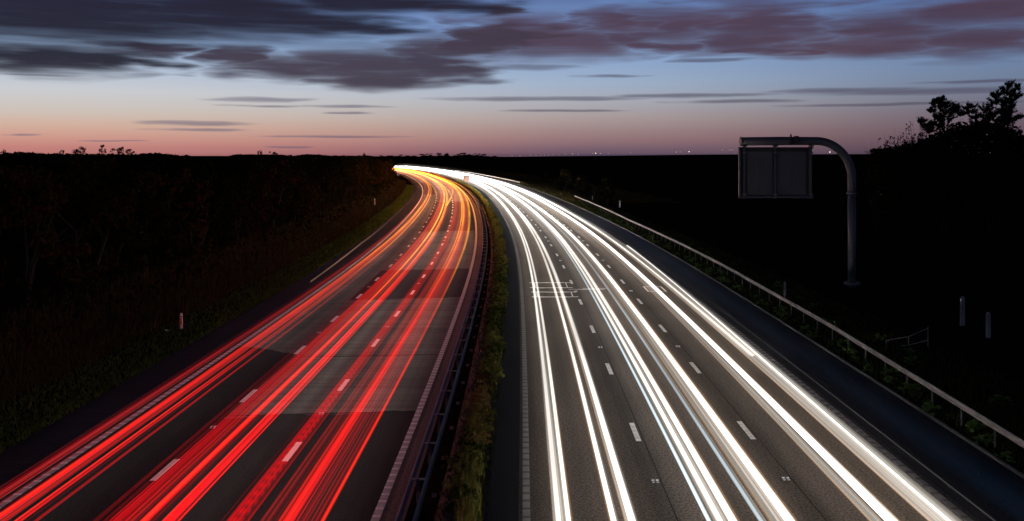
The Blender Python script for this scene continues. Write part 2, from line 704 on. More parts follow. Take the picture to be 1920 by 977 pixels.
# ------------------------------------------------------------------ land
def land():
    ys = np.concatenate([np.arange(-60, 20, 8), np.arange(20, 140, 3), np.arange(140, 700, 10), np.arange(700, 1500, 40),
                         np.array([1700, 2200, 3000, 4500, 7000])])
    os_ = np.concatenate([[-3000, -1500, -700, -400, -250, -150, -110, -90, -75], np.arange(-60, -20, 2.5),
                          [-19.4, -18.2, -17.6, -17.3, -17.0, -10, -3.4, -2, -.7, .6, .9, 8, 14.6, 14.9, 15.2, 16, 17, 18, 19.5, 21, 24],
                          np.arange(28, 72, 5), [80, 100, 130, 170, 230, 300, 400, 700, 1500, 3000]])
    V = []
    for y in ys:
        g = ground_z(os_, np.full(len(os_), y))
        for o, z in zip(os_, g):
            if o < -20 or o > 18:
                z += .5 * mnoise.noise(Vector((o * .05, y * .05, 0))) + .18 * mnoise.noise(Vector((o * .3, y * .3, 3)))
            V.append((S(y) + o, y, z))
    n = len(os_)
    F = [(i * n + k, i * n + k + 1, (i + 1) * n + k + 1, (i + 1) * n + k) for i in range(len(ys) - 1) for k in range(n - 1)]
    o = mesh_ob('ground', V, F, M['soil'], smooth=True)
    props(o, 'dark bare ground of the motorway banks and the fields beyond', kind='structure')


def strip_sheet(name, o0, o1, z, mat, y0, y1, parent=None, z1=None, skew=0.0):
    ys = stations(y0, y1)
    V, U = [], []
    for i, y in enumerate(ys):
        for j, (o, zz) in enumerate(((o0, z), (o1, z if z1 is None else z1))):
            yy = y + (skew if j == 1 else 0.0)
            V.append((S(yy) + o, yy, zz))
            U.append((o, yy))
    F = [(2 * i, 2 * i + 1, 2 * i + 3, 2 * i + 2) for i in range(len(ys) - 1)]
    return mesh_ob(name, V, F, mat, parent, uvs=U)


YFAR = 900


def patch(name, o0, o1, z, mat, y0, y1, parent, skew):
    """a relaid strip of surfacing with slightly ragged ends"""
    cols = np.linspace(o0, o1, 15)
    ys = stations(y0, y1)
    V, U = [], []
    for i, y in enumerate(ys):
        for c in cols:
            yy = y + skew * (c - o0) / (o1 - o0)
            if i in (0, len(ys) - 1):
                yy += random.uniform(-.10, .10) + .12 * math.sin(c * 1.7 + y)
            V.append((S(yy) + c, yy, z))
            U.append((c, yy))
    n = len(cols)
    F = [(i * n + k, i * n + k + 1, (i + 1) * n + k + 1, (i + 1) * n + k) for i in range(len(ys) - 1) for k in range(n - 1)]
    return mesh_ob(name, V, F, mat, parent, uvs=U)


ROADS = {}


def roads():
    lr = strip_sheet('left_road', -14.75, -3.35, 0, M['road_grey'], -20, YFAR)
    props(lr, 'left carriageway with three lanes of patched asphalt under red light trails', kind='structure')
    ROADS['l'] = lr
    # surfacing patches, each laid 4 mm above the road
    for (o0, o1, y0, y1, mt, sk) in ((-11.0, -3.6, -20, 35.2, 'road_dark', 1.0), (-14.5, -11.02, -20, 48.5, 'road_dark', -2.0),
                                     (-11.4, -3.6, 63.5, 80, 'road_maroon', 1.5), (-11.2, -3.6, 120, 196, 'road_maroon', 2),
                                     (-14.5, -11.4, 232, 330, 'road_dark', 2)):
        patch('asphalt_patch', o0, o1, .004, M[mt], y0, y1, lr, sk)
    for y in (45.6, 92.0, 35.35, 64.9):
        b = strip_sheet('joint_seam', -11, -3.6, .007, M['bitumen_and_shade'], y, y + .12, lr, skew=.7)
    sh = strip_sheet('hard_shoulder', -17.25, -14.75, 0, M['shoulder'], -20, YFAR)
    props(sh, 'dark hard shoulder left of the left carriageway', kind='structure')
    rr = strip_sheet('right_road', .35, 12.0, ZR, M['road_right'], -20, YFAR)
    props(rr, 'right carriageway with three lanes of coarse asphalt under white light trails', kind='structure')
    ROADS['r'] = rr
    for o in (4.36, 8.11):
        strip_sheet('lane_seam', o, o + .03, ZR + .004, M['bitumen_and_shade'], -20, 260, rr)
    rs = strip_sheet('right_hard_shoulder', 12.0, 14.75, ZR, M['shoulder_right'], -20, YFAR)
    props(rs, 'dark hard shoulder right of the right carriageway', kind='structure')
    k = sweep([(14.75, ZR - .2), (14.75, ZR + .07), (14.77, ZR + .09), (14.83, ZR + .09), (14.83, ZR - .2)], stations(-20, YFAR))
    k = mesh_ob('kerb', *k, M['kerb'])
    props(k, 'thin grey kerb along the outer edge of the right hard shoulder', kind='structure')
    # central reserve: paved strip, earth bank, paved strip with shade put into its black
    a = strip_sheet('hard_strip', -3.35, -2.35, .0, M['strip'], -20, YFAR)
    props(a, 'brownish paved strip between the left carriageway and the central barrier', kind='structure')
    a = strip_sheet('central_reserve', -2.35, -.45, .0, M['median_soil'], -20, YFAR, z1=ZR - .02)
    props(a, 'weedy earth bank of the central reserve', kind='structure')
    a = strip_sheet('shade_toned_strip', -.45, .35, ZR - .02, M['bitumen_and_shade'], -20, YFAR, z1=ZR - .004)
    props(a, 'shade-blackened paved strip along the inner edge of the right carriageway', kind='structure')


def dash_mesh(name, w, l, z, mat, y, o):
    ys = (y, y + l)
    V = []
    for yy in ys:
        for oo in (o - w / 2, o + w / 2):
            V.append((S(yy) + oo, yy, z))
    for yy in ys:
        for oo in (o - w / 2, o + w / 2):
            V.append((S(yy) + oo, yy, z + .006))
    F = [(4, 5, 7, 6), (0, 1, 5, 4), (2, 6, 7, 3), (0, 4, 6, 2), (1, 3, 7, 5)]
    return mesh_ob(name, V, F, mat)


def markings():
    lr, rr = ROADS['l'], ROADS['r']
    # broken lane lines: 2 m dashes every 9 m, a reflective stud in every second gap
    sets = [(lr, -11.0, 0.0, 28.4, M['paint'], .20), (lr, -7.38, 0.0, 30.2, M['paint'], .20),
            (rr, 4.2, ZR, 29.6, M['paint_worn'], .17), (rr, 7.95, ZR, 29.8, M['paint_worn'], .17)]
    house = MB().box((0, 0, .012), (.16, .2, .024)).box((0, -.02, .03), (.11, .12, .02))
    for si, (par, o, z, y0, mt, w) in enumerate(sets):
        first = None
        y = y0 - 9
        k = 0
        while y < 420:
            d = dash_mesh('lane_dash', w, 2.0 if y < 150 else 2.6, z + .006, mt, y, o)
            d.parent = par
            if k % 2 == (0 if si in (0, 1) else 1) and y > 15 and y < 260:
                yy = y - 3.4 if si < 2 else y - 3.6
                s = MB()
                s.box((0, 0, .012), (.22, .30, .024)).box((0, .04, .030), (.14, .16, .022))
                st = s.build('road_stud', M['stud_body'] if si < 2 else M['stud_body'], par)
                st.location = (S(yy) + o, yy, z + .001)
                for sx in (-.06, .06):
                    r_ = MB().box((sx, -.05, .035), (.07, .05, .030)).box((sx, -.155, .016), (.07, .02, .02))
                    q = r_.build('stud_reflector', M['stud'], st)
            y += 9
            k += 1
    # profiled edge lines: a flat band with raised ribs every half metre
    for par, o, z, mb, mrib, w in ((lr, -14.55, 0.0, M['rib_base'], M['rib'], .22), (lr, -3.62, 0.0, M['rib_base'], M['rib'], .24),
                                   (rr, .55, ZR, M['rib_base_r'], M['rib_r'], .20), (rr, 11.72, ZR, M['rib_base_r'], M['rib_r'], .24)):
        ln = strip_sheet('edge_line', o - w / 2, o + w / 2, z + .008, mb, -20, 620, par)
        me = None
        V, F = [], []
        y = 14.0
        cnt = 0
        while y < 330:
            if cnt < 150 or False:
                rb = mesh_ob('edge_rib', [(-w / 2, 0, 0), (w / 2, 0, 0), (w / 2, .11, 0), (-w / 2, .11, 0),
                                          (-w / 2 + .01, .015, .016), (w / 2 - .01, .015, .016), (w / 2 - .01, .095, .016), (-w / 2 + .01, .095, .016)],
                             [(4, 5, 6, 7), (0, 1, 5, 4), (1, 2, 6, 5), (2, 3, 7, 6), (3, 0, 4, 7)], mrib, ln, me=me)
                me = rb.data
                rb.location = (S(y) + o, y, z + .009)
            else:
                b = len(V)
                x = S(y) + o
                for (dx, dy, dz) in ((-w / 2, 0, 0), (w / 2, 0, 0), (w / 2, .11, 0), (-w / 2, .11, 0), (-w / 2 + .01, .015, .016),
                                     (w / 2 - .01, .015, .016), (w / 2 - .01, .095, .016), (-w / 2 + .01, .095, .016)):
                    V.append((x + dx, y + dy, z + .009 + dz))
                for q in ((4, 5, 6, 7), (0, 1, 5, 4), (1, 2, 6, 5), (2, 3, 7, 6), (3, 0, 4, 7)):
                    F.append(tuple(b + i for i in q))
            cnt += 1
            y += .55
        props(mesh_ob('far_ribs', V, F, mrib, ln), kind='stuff')
    # vehicle detector loops cut into the two left lanes of the right carriageway
    def loop(o0, o1, y0, y1, w=.15, ext=.35):
        b = MB()
        z = ZR + .008
        for (ya) in (y0, y1):
            for i in range(6):
                xa, xb = o0 - ext + (o1 - o0 + 2 * ext) * i / 6, o0 - ext + (o1 - o0 + 2 * ext) * (i + 1) / 6
                b.box((S(ya) + (xa + xb) / 2, ya + random.uniform(-.05, .05), z), (xb - xa + .02, w * random.uniform(.8, 1.5), .008))
        for oa in (o0, o1):
            b.box((S((y0 + y1) / 2) + oa, (y0 + y1) / 2, z + .009), (.07, y1 - y0, .008))
        b.build('detector_loop', M['seal'], rr)
    loop(1.5, 3.75, 63.7, 66.2)
    loop(1.55, 3.85, 59.6, 61.7)
    b = MB()
    b.box((S(63) + 5.0, 62.95, ZR + .008), (2.5, .09, .008)).box((S(63) + 5.6, 63.4, ZR + .008), (1.6, .06, .008))
    b.build('loop_feeder', M['seal'], rr)
    loop(9.1, 10.3, 62.0, 64.2, .03, .05)


# ------------------------------------------------------------------ barriers
W_PROF = [(0, -.155), (.055, -.13), (.055, -.05), (0, -.02), (0, .02), (.055, .05), (.055, .13), (0, .155)]


def beam_profile(o, zc, side):
    front = [(o + side * a, zc + b) for a, b in W_PROF]
    back = [(o + side * (a - .012), zc + b) for a, b in reversed(W_PROF)]
    return front + back


def central_barrier():
    root = empty('crash_barrier', (S(30) - 2.55, 30, 0), 'double sided steel crash barrier running along the central reserve beside the left carriageway', 'barrier')
    rx, ry = root.location.x, root.location.y

    def add(name, V, F, mat):
        return mesh_ob(name, [(v[0] - rx, v[1] - ry, v[2]) for v in V], F, mat, root)
    seg = [10 + 12.8 * i for i in range(30)]
    for o, side in ((-2.78, -1), (-2.36, 1)):
        for i in range(len(seg) - 1):
            ys = np.linspace(seg[i], seg[i + 1] - .03, 6 if seg[i] < 120 else 4)
            V, F = sweep(beam_profile(o, .58, side), ys)
            add('beam', V, F, M['steel'])
    posts = 10 + 3.3 * np.arange(60)
    me = mp = mc = None
    for y in posts:
        for nm in ('post', 'spacer'):
            if nm == 'post':
                b = MB().box((0, 0, .25), (.10, .06, 1.0))
                o = b.build(nm, M['steel'], root) if me is None else mesh_ob(nm, 0, 0, 0, root, me=me)
                me = o.data
            else:
                b = MB().box((0, 0, .73), (.40, .05, .05))
                o = b.build(nm, M['steel_dull'], root) if mp is None else mesh_ob(nm, 0, 0, 0, root, me=mp)
                mp = o.data
            o.location = (S(y) - 2.57 - rx, y - ry, 0)
    # small concrete footings seen right of the posts
    for y in posts[:24]:
        b = MB().box((0, 0, .1), (.14, .14, .2))
        o = b.build('footing', M['post_grey'], root) if mc is None else mesh_ob('footing', 0, 0, 0, root, me=mc)
        mc = o.data
        o.location = (S(y) - 2.12 - rx, y - ry + .2, .02)


def right_barrier():
    def off(y):
        return float(np.interp(y, [20, 25, 45, 75, 120, 190], [14.9, 15.2, 15.9, 16.3, 16.4, 17.9]))
    root = empty('guard_rail', (S(40) + 15.7, 40, ZR), 'steel guard rail on thin posts on the right verge, reaching from the near right corner', 'guard rail')
    rx, ry = root.location.x, root.location.y
    seg = list(np.arange(16, 186, 9.6)) + [190]
    for i in range(len(seg) - 1):
        ys = np.linspace(seg[i], seg[i + 1] - (.05 if i != 6 else .05), 5)
        prof = [(-.03, ZR + .57), (-.06, ZR + .60), (-.06, ZR + .65), (-.025, ZR + .67), (-.06, ZR + .69), (-.06, ZR + .75), (-.03, ZR + .78),
                (0, ZR + .78), (0, ZR + .57)]
        lift = .012 * (i % 2)
        V, F = sweep([(a, b + lift) for a, b in prof], ys, off)
        mesh_ob('beam', [(v[0] - rx, v[1] - ry, v[2] - ZR) for v in V], F, M['steel_dull'], root)
    me = None
    for y in np.arange(17, 189, 2.4):
        o = MB().box((0, 0, .3), (.035, .07, .94)).build('post', M['steel'], root) if me is None else mesh_ob('post', 0, 0, 0, root, me=me)
        me = o.data
        o.location = (S(y) + off(y) + .04 - rx, y - ry, 0)
    # a second rail far up the bend
    root2 = empty('guard_rail', (S(330) + 15.8, 330, ZR), 'pale guard rail far off on the outside of the bend above the white trails', 'guard rail')
    rx, ry = root2.location.x, root2.location.y
    seg = list(np.arange(285, 520, 24))
    for i in range(len(seg) - 1):
        V, F = sweep([(15.75, ZR + .42), (15.70, ZR + .6), (15.75, ZR + .80), (15.81, ZR + .80), (15.81, ZR + .42)], np.linspace(seg[i], seg[i + 1] - .05, 4))
        mesh_ob('beam', [(v[0] - rx, v[1] - ry, v[2] - ZR) for v in V], F, M['steel_dull'], root2)
    me = None
    for y in np.arange(286, 500, 9.6):
        o = MB().box((0, 0, .3), (.08, .1, .8)).build('post', M['steel'], root2) if me is None else mesh_ob('post', 0, 0, 0, root2, me=me)
        me = o.data
        o.location = (S(y) + 15.86 - rx, y - ry, 0)


# ------------------------------------------------------------------ light trails
def trail(name, o, z, r, mat, y0, y1, parent, drift=None, fine=3.5, n=8, flat=1.0, spread=115.0):
    ys = stations(y0, y1, fine)
    ph = random.uniform(0, 6.28)
    amp = random.uniform(.02, .07)
    V = []
    for y in ys:
        d = amp * math.sin(y * .018 + ph) - amp * math.sin(32 * .018 + ph)
        if drift:
            d += float(np.interp(y, drift[0], drift[1]))
        gr = 1.0 + max(0.0, y - 45) / spread        # glare spreads with distance
        for k in range(n):
            a = 2 * math.pi * (k + .5) / n
            V.append((S(y) + o + d + math.cos(a) * r * gr, y, z + math.sin(a) * r * gr * flat))
    F = []
    for i in range(len(ys) - 1):
        for k in range(n):
            k2 = (k + 1) % n
            F.append((i * n + k, i * n + k2, (i + 1) * n + k2, (i + 1) * n + k))
    V = [(v[0] - parent.location.x, v[1] - parent.location.y, v[2] - parent.location.z) for v in V]
    F = [tuple(reversed(f)) for f in F]
    ob = mesh_ob(name, V, F, mat, parent, smooth=True)
    return ob


def red_trails():
    U = .66  # white glow added under the tail light tubes in place of headlamps
    und = (U, U * .93, U * .84)
    red, hot, yel = (1.0, .001, .006), (1.0, .09, .03), (1.0, .46, .02)
    mats = {
        'dim': glow_mat('tail_light_dim', red, hot, .19, 1.2, tuple(u * .6 for u in und)),
        'mid': glow_mat('tail_light_mid', red, hot, .85, 3.2, und),
        'hi': glow_mat('tail_light_bright', (1.0, .001, .004), (1.0, .26, .02), 1.5, 6.0, und),
        'org': glow_mat('tail_light_amber', (1.0, .03, .005), yel, 1.1, 13.0, und, 46, 180),
        'fine': glow_mat('tail_light_fine', (1.0, .025, .015), (1.0, .38, .06), .6, 3.2, und),
        'puls': glow_mat('tail_light_pulsing', red, hot, .5, 1.1, und, pulse=.45),
        'veil': glow_mat('tail_light_veil', (1.0, .0005, .006), (1.0, .035, .012), .07, .85, tuple(u * .04 for u in und), 28, 85, flick=.3, soft=.8),
        'pale': glow_mat('pale_trail', (1.0, .55, .35), (1.0, .62, .42), .8, .9, und),
    }
    G = 'tail light trails on the left carriageway'
    Y0, Y1 = 12, 640

    def bundle(label, o, lines):
        root = empty('light_trail', (S(30) + o, 30, .8), label, 'light trail', G)
        for (oo, z, r, mt) in lines:
            trail('light_strand', oo, z, r * .78, mats[mt], Y0, Y1, root, spread=80.0)
        return root

    def fill(o0, o1, n, kinds, r0=.015, r1=.05, z0=.7, z1=1.0):
        L_ = []
        for i in range(n):
            o = o0 + (o1 - o0) * (i + random.uniform(.15, .85)) / n
            L_.append((o, random.uniform(z0, z1), random.uniform(r0, r1), random.choice(kinds)))
        return L_

    bundle('dark red tail light trail lying over the ribbed left edge line', -13.7,
           fill(-14.05, -13.45, 9, ['dim', 'dim', 'dim', 'mid'], .02, .045) + [(-13.98, .8, .07, 'dim'), (-13.72, .8, .05, 'dim')])
    bundle('bright red tail light trail just right of the ribbed left edge line', -12.85,
           fill(-13.2, -12.6, 6, ['dim', 'mid', 'fine'], .02, .05) + [(-12.86, .85, .07, 'hi'), (-12.76, .75, .05, 'mid'), (-13.0, .8, .10, 'dim'), (-12.9, .9, .05, 'org'), (-12.9, .8, .26, 'veil')])
    bundle('pair of thin red tail light trails in the middle of the slow left lane', -12.1,
           [(-12.30, .8, .05, 'hi'), (-12.42, .8, .03, 'mid'), (-12.15, .8, .02, 'dim'), (-11.93, .8, .03, 'mid'), (-11.80, .85, .02, 'mid'), (-12.3, .9, .03, 'org')])
    bundle('two thin dim red trails on the dark asphalt left of the first lane dashes', -10.2,
           [(-10.42, .8, .045, 'dim'), (-10.33, .8, .02, 'dim'), (-10.12, .85, .05, 'dim'), (-10.02, .8, .03, 'mid')])
    bundle('wide translucent dark red trail over the right side of the first lane dashes', -9.65,
           fill(-9.95, -9.35, 7, ['dim', 'dim', 'dim', 'mid'], .05, .09) + [(-9.62, .8, .22, 'dim'), (-9.65, .8, .30, 'veil'), (-9.92, .8, .03, 'mid'), (-9.5, .9, .02, 'fine')])
    bundle('bright red trail with amber core left of the dark gap in the middle lane', -9.0,
           fill(-9.36, -9.0, 6, ['dim', 'mid', 'fine'], .02, .06) + [(-9.12, .85, .07, 'mid'), (-9.2, .8, .05, 'org'), (-9.04, .9, .045, 'org'), (-9.08, .8, .06, 'hi'), (-9.1, .8, .30, 'veil'), (-8.93, .8, .04, 'dim')])
    bundle('broad brightest red trail along the right side of the middle lane', -8.5,
           fill(-8.64, -8.30, 7, ['mid', 'dim', 'hi', 'fine'], .02, .045) + [(-8.46, .8, .10, 'hi'), (-8.40, .85, .05, 'hi'), (-8.54, .85, .08, 'hi'), (-8.57, .9, .045, 'org'), (-8.5, .8, .24, 'veil')])
    bundle('red trail with pulsing chevron texture over the second lane dashes', -6.8,
           fill(-7.1, -6.5, 5, ['dim', 'mid'], .02, .04) + [(-6.85, .8, .14, 'puls'), (-6.68, .85, .10, 'puls'), (-7.0, .8, .07, 'mid'), (-6.56, .8, .05, 'dim'), (-6.8, .8, .32, 'veil')])
    bundle('bundle of thin red trails left of the bright fast lane trail', -6.05,
           fill(-6.25, -5.75, 9, ['dim', 'mid', 'fine', 'dim'], .015, .035) + [(-6.0, .8, .26, 'veil')])
    bundle('broad bright red and amber trail in the middle of the fast left lane', -5.5,
           fill(-5.75, -5.3, 5, ['mid', 'fine', 'mid'], .03, .06) + [(-5.58, .8, .08, 'hi'), (-5.45, .9, .07, 'org'), (-5.64, .9, .05, 'org'), (-5.40, .8, .07, 'hi'), (-5.50, .85, .04, 'hi'), (-5.5, .8, .28, 'veil')])
    bundle('fan of thin red trails between the two bright fast lane trails', -5.0,
           fill(-5.28, -4.78, 10, ['dim', 'mid', 'fine', 'dim'], .015, .035) + [(-5.0, .8, .30, 'veil')])
    bundle('narrow bright red trail nearest the central reservation', -4.65,
           [(-4.66, .8, .055, 'hi'), (-4.60, .85, .04, 'org'), (-4.74, .8, .03, 'dim'), (-4.56, .9, .06, 'org')])
    r = empty('light_trail', (S(70) - 15.0, 70, .8), 'thin pale orange trail starting part way up the left hard shoulder', 'light trail', G)
    trail('light_strand', -14.55, .85, .05, mats['pale'], 66.5, 300, r, ([66, 95, 150, 240, 300], [-.2, -.9, -1.35, -1.2, -.2]))
    r = empty('light_trail', (S(200) - 7.2, 200, .8), 'short amber trail crossing between lanes far off in the bend', 'light trail', G)
    trail('light_strand', -7.2, .85, .08, mats['org'], 165, 640, r, ([165, 215, 260, 640], [-1.3, -.1, 1.0, 1.5]))


def white_trails():
    wh, warm, cool = (1.0, .97, .92), (1.0, .80, .58), (.75, .9, 1.0)
    K = 2.7
    mats = {
        'core': glow_mat('headlight_core', wh, wh, K, K * 2.4, y0=40, y1=170, flick=.3, soft=.7, nscale=.04),
        'soft': glow_mat('headlight_soft', (1.0, .88, .76), wh, .8, 3.0, flick=.35),
        'halo': glow_mat('headlight_halo', (1.0, .72, .48), (1.0, .88, .76), .16, .45, flick=.3, soft=1.6),
        'grey': glow_mat('sidelight_grey', (.9, .85, .76), (1.0, .95, .9), .60, 1.2, flick=.25),
        'edge': glow_mat('amber_edge', (1.0, .55, .26), (1.0, .75, .5), .55, .6, flick=.3),
        'cool': glow_mat('xenon_headlight', cool, cool, 1.9, 1.6, flick=.2),
        'blue': glow_mat('faint_blue_glow', (.05, .16, .34), (.06, .18, .36), .016, .085, flick=.25, soft=1.3, y0=35, y1=100),  # wide dim blue glow, stronger further along the shoulder
        'thin': glow_mat('thin_reflection', (.8, .72, .7), (.9, .85, .85), .14, .25, flick=.3),
    }
    G = 'headlight trails on the right carriageway'
    z = ZR + .65
    Y0, Y1 = 12, 660

    def bundle(label, o, lines, y0=Y0, drift=None, y1=Y1):
        root = empty('light_trail', (S(30) + o, 30, z), label, 'light trail', G)
        for (oo, dz, r, mt) in lines:
            trail('light_strand', oo, z + dz, r * 1.1, mats[mt], y0, y1, root, drift)
        return root

    bundle('white headlight trail nearest the central reservation', 1.42,
           [(1.30, 0, .06, 'core'), (1.37, .02, .045, 'soft'), (1.54, 0, .055, 'core'), (1.49, .0, .04, 'soft'), (1.43, .02, .08, 'grey'), (1.23, 0, .05, 'soft'), (1.60, 0, .035, 'edge'), (1.42, 0, .30, 'halo')])
    bundle('slim white trail forming the left of the close pair in the fast lane', 2.6,
           [(2.60, 0, .065, 'core'), (2.66, 0, .05, 'soft'), (2.52, 0, .035, 'edge'), (2.60, 0, .2, 'halo')])
    bundle('white trail forming the right of the close pair in the fast lane', 2.98,
           [(2.93, 0, .08, 'soft'), (3.02, 0, .085, 'core'), (2.88, 0, .03, 'edge'), (3.1, .03, .05, 'grey'), (2.98, 0, .24, 'halo')])
    bundle('thin cool white trail hugging the left of the broad middle lane trail', 4.85,
           [(4.84, 0, .055, 'cool'), (4.80, .05, .04, 'cool'), (4.93, .1, .05, 'grey')])
    bundle('broad white trail in the left half of the middle lane', 5.25,
           [(5.09, 0, .06, 'core'), (5.17, .02, .05, 'soft'), (5.34, 0, .045, 'core'), (5.42, 0, .06, 'core'), (5.26, 0, .08, 'grey'), (5.28, .05, .02, 'soft'), (5.50, 0, .05, 'edge'), (5.02, .05, .05, 'soft'), (5.25, 0, .36, 'halo')])
    bundle('thin bluish trail between the two broad middle lane trails', 6.05,
           [(6.05, 0, .05, 'cool'), (6.12, .05, .03, 'grey')])
    bundle('broadest white trail along the right half of the middle lane', 6.6,
           [(6.74, 0, .09, 'core'), (6.65, .02, .05, 'core'), (6.58, 0, .04, 'soft'), (6.5, 0, .06, 'soft'), (6.44, .03, .03, 'grey'), (6.82, 0, .04, 'soft'), (6.38, 0, .08, 'grey'), (6.86, .02, .05, 'edge'), (6.28, 0, .04, 'edge'), (6.58, .05, .05, 'soft'), (6.62, 0, .4, 'halo')])
    bundle('greyish trail on the left side of the slow lane headlight pair', 8.75,
           [(8.72, 0, .08, 'grey'), (8.80, .05, .05, 'soft'), (8.63, 0, .03, 'edge')])
    bundle('bright white trail in the left half of the slow right lane', 9.12,
           [(9.10, 0, .085, 'core'), (9.04, 0, .06, 'core'), (9.17, .02, .05, 'core'), (9.22, .0, .06, 'soft'), (8.99, .02, .035, 'edge'), (9.27, 0, .03, 'edge'), (9.1, 0, .3, 'halo')])
    bundle('soft striped trail beside the right edge line of the right carriageway', 10.3,
           [(10.08, 0, .07, 'soft'), (10.2, .02, .05, 'soft'), (10.30, 0, .10, 'grey'), (10.45, .1, .14, 'grey'), (10.02, 0, .03, 'edge'), (10.3, 0, .4, 'halo')])
    bundle('bright short trail ending beside the right hard shoulder', 10.7,
           [(10.80, .0, .09, 'soft'), (10.90, .05, .07, 'grey'), (10.76, .1, .03, 'core')], y1=86, drift=([20, 35, 86], [-.42, -.36, .08]))
    bundle('bright white outer trail that fades out half way down the slow lane', 10.25,
           [(10.22, 0, .09, 'soft'), (10.35, .02, .06, 'soft'), (10.28, .03, .03, 'core')], y0=39)
    bundle('wide faint blue glow trail along the right hard shoulder', 13.0,
           [(12.75, -.25, .26, 'blue'), (13.0, -.2, .24, 'blue'), (12.9, -.1, .42, 'blue')], y1=128)
    bundle('thin grey trail between the right edge line and the blue glow', 12.3,
           [(12.25, -.55, .02, 'thin')], y1=112)


# ------------------------------------------------------------------ gantry sign
def gantry():
    GY = 66.0
    k = GY / FPX
    bx = 24.45
    root = empty('gantry_sign', (bx, GY, ZR), 'grey cantilever gantry seen from behind, carrying a two panel sign over the right verge', 'gantry')

    def P(x, y, z):
        return (x - bx, y - GY, z - ZR)
    zt = CAM_Z + (290 - 264.5) * k
    pts, rad = [], []
    for z in np.linspace(7.35, 8.4, 3):
        pts.append(P(bx, GY, z)); rad.append(.29)
    cx, cz, ra, rb = bx - 2.55, 8.4, 2.55, zt - 8.4
    for a in np.linspace(8, 90, 14):
        pts.append(P(cx + ra * math.cos(R(a)), GY, cz + rb * math.sin(R(a)))); rad.append(.295)
    pts.append(P(19.4, GY, zt)); rad.append(.31)
    pts.append(P(16.5, GY, zt - .03)); rad.append(.305)
    MB().tube(pts, rad, 24).build('arm', M['gantry'], root, True)
    MB().tube([P(bx, GY, .4), P(bx, GY, 7.28)], [.275, .285], 24).build('mast', M['gantry'], root, True)
    c = MB().cyl(P(bx, GY, 7.26), P(bx, GY, 7.40), .32, 24)
    c.cyl(P(bx - .40, GY - .05, 7.33), P(bx - .31, GY - .05, 7.33), .05, 8)
    c.build('collar', M['gantry'], root)
    b = MB().cyl(P(bx, GY, ZR - .1), P(bx, GY, ZR + .06), .55, 24)
    for a in range(8):
        b.cyl(P(bx + .46 * math.cos(a * .785), GY + .46 * math.sin(a * .785), ZR + .06), P(bx + .46 * math.cos(a * .785), GY + .46 * math.sin(a * .785), ZR + .16), .03, 6)
    b.build('base_plate', M['gantry'], root)
    e = MB().cyl(P(16.42, GY, zt - .03), P(16.5, GY, zt - .03), .335, 24)
    e.build('end_flange', M['steel'], root)
    # clamp with a small box on the arm
    b = MB().box(P(21.2 - .9, GY - .34, zt + .02), (.55, .22, .46)).box(P(20.0, GY - .3, zt + .02), (.18, .3, .56))
    b.box(P(20.05, GY - .05, zt + .38), (.09, .09, .22)).box(P(20.45, GY - .05, zt + .33), (.3, .2, .06))
    b.build('junction_box', M['black'], root)
    # sign housing
    x0, x1, z0, z1 = 16.38, 21.65, 6.95, 10.62
    fy = GY + .12
    MB().box(P((x0 + x1) / 2, fy + .22, (z0 + z1) / 2), (x1 - x0 - .06, .30, z1 - z0 - .06)).build('housing', M['black'], root)
    xm = 18.94
    for (a, b_) in ((x0 + .55, xm - .16), (xm + .16, x1 - .45)):
        pn = MB().box(P((a + b_) / 2, fy + .05, (z0 + z1) / 2 - .02), (b_ - a, .05, z1 - z0 - .55)).build('back_panel', M['panel'], root)
        h = MB()
        for zz in (z0 + 1.1, z0 + 2.35):
            h.box(P((a + b_) / 2, fy + .018, zz), (b_ - a - .08, .02, .03))
        h.box(P((a + b_) / 2, fy + .016, (z0 + z1) / 2 - .05), (.03, .02, z1 - z0 - .7))
        h.build('panel_rib', M['panel'], pn)
    for x in (16.72, xm, x1 - .14):
        MB().box(P(x, fy - .03, (z0 + zt - .3) / 2 + .0), (.17, .12, zt - .3 - z0 + .06)).build('upright', M['gantry'], root)
        MB().box(P(x, GY, zt - .36), (.26, .5, .10)).build('hanger', M['gantry'], root)
        bb = MB()
        bb.box(P(x, fy - .13, z0 + .28), (.28, .06, .12)).box(P(x, fy - .13, z1 - .38), (.28, .06, .12))
        bb.build('bracket', M['steel'], root)
    MB().box(P((x0 + x1) / 2, fy + .0, z0 + .08), (x1 - x0 + .1, .13, .14)).build('bottom_rail', M['gantry'], root)
    MB().box(P((x0 + x1) / 2, fy + .01, z1 - .04), (x1 - x0 + .1, .16, .12)).build('top_rail', M['black'], root)
    MB().box(P(x0 + .03, fy + .05, (z0 + z1) / 2), (.10, .32, z1 - z0 - .3)).build('side_rail', M['gantry'], root)


# ------------------------------------------------------------------ small things beside the road
def marker_post(o_x, y, z, h, label, refl=True, mat='post_white', w=.13):
    root = empty('marker_post', (o_x, y, z), label, 'marker post', 'marker posts beside the motorway')
    b = MB()
    b.tube([(0, 0, -.2), (0, 0, h * .93), (0, 0, h)], [w * .55, w * .5, w * .25], 8)
    b.build('post_body', M[mat], root)
    if refl:
        MB().box((0, -w * .5, h * .55), (w * .75, .03, h * .38)).build('reflector', M['reflect_red'], root)
        MB().tube([(0, 0, h * .80), (0, 0, h * .83)], w * .6, 8).build('black_band', M['black'], root)
    return root


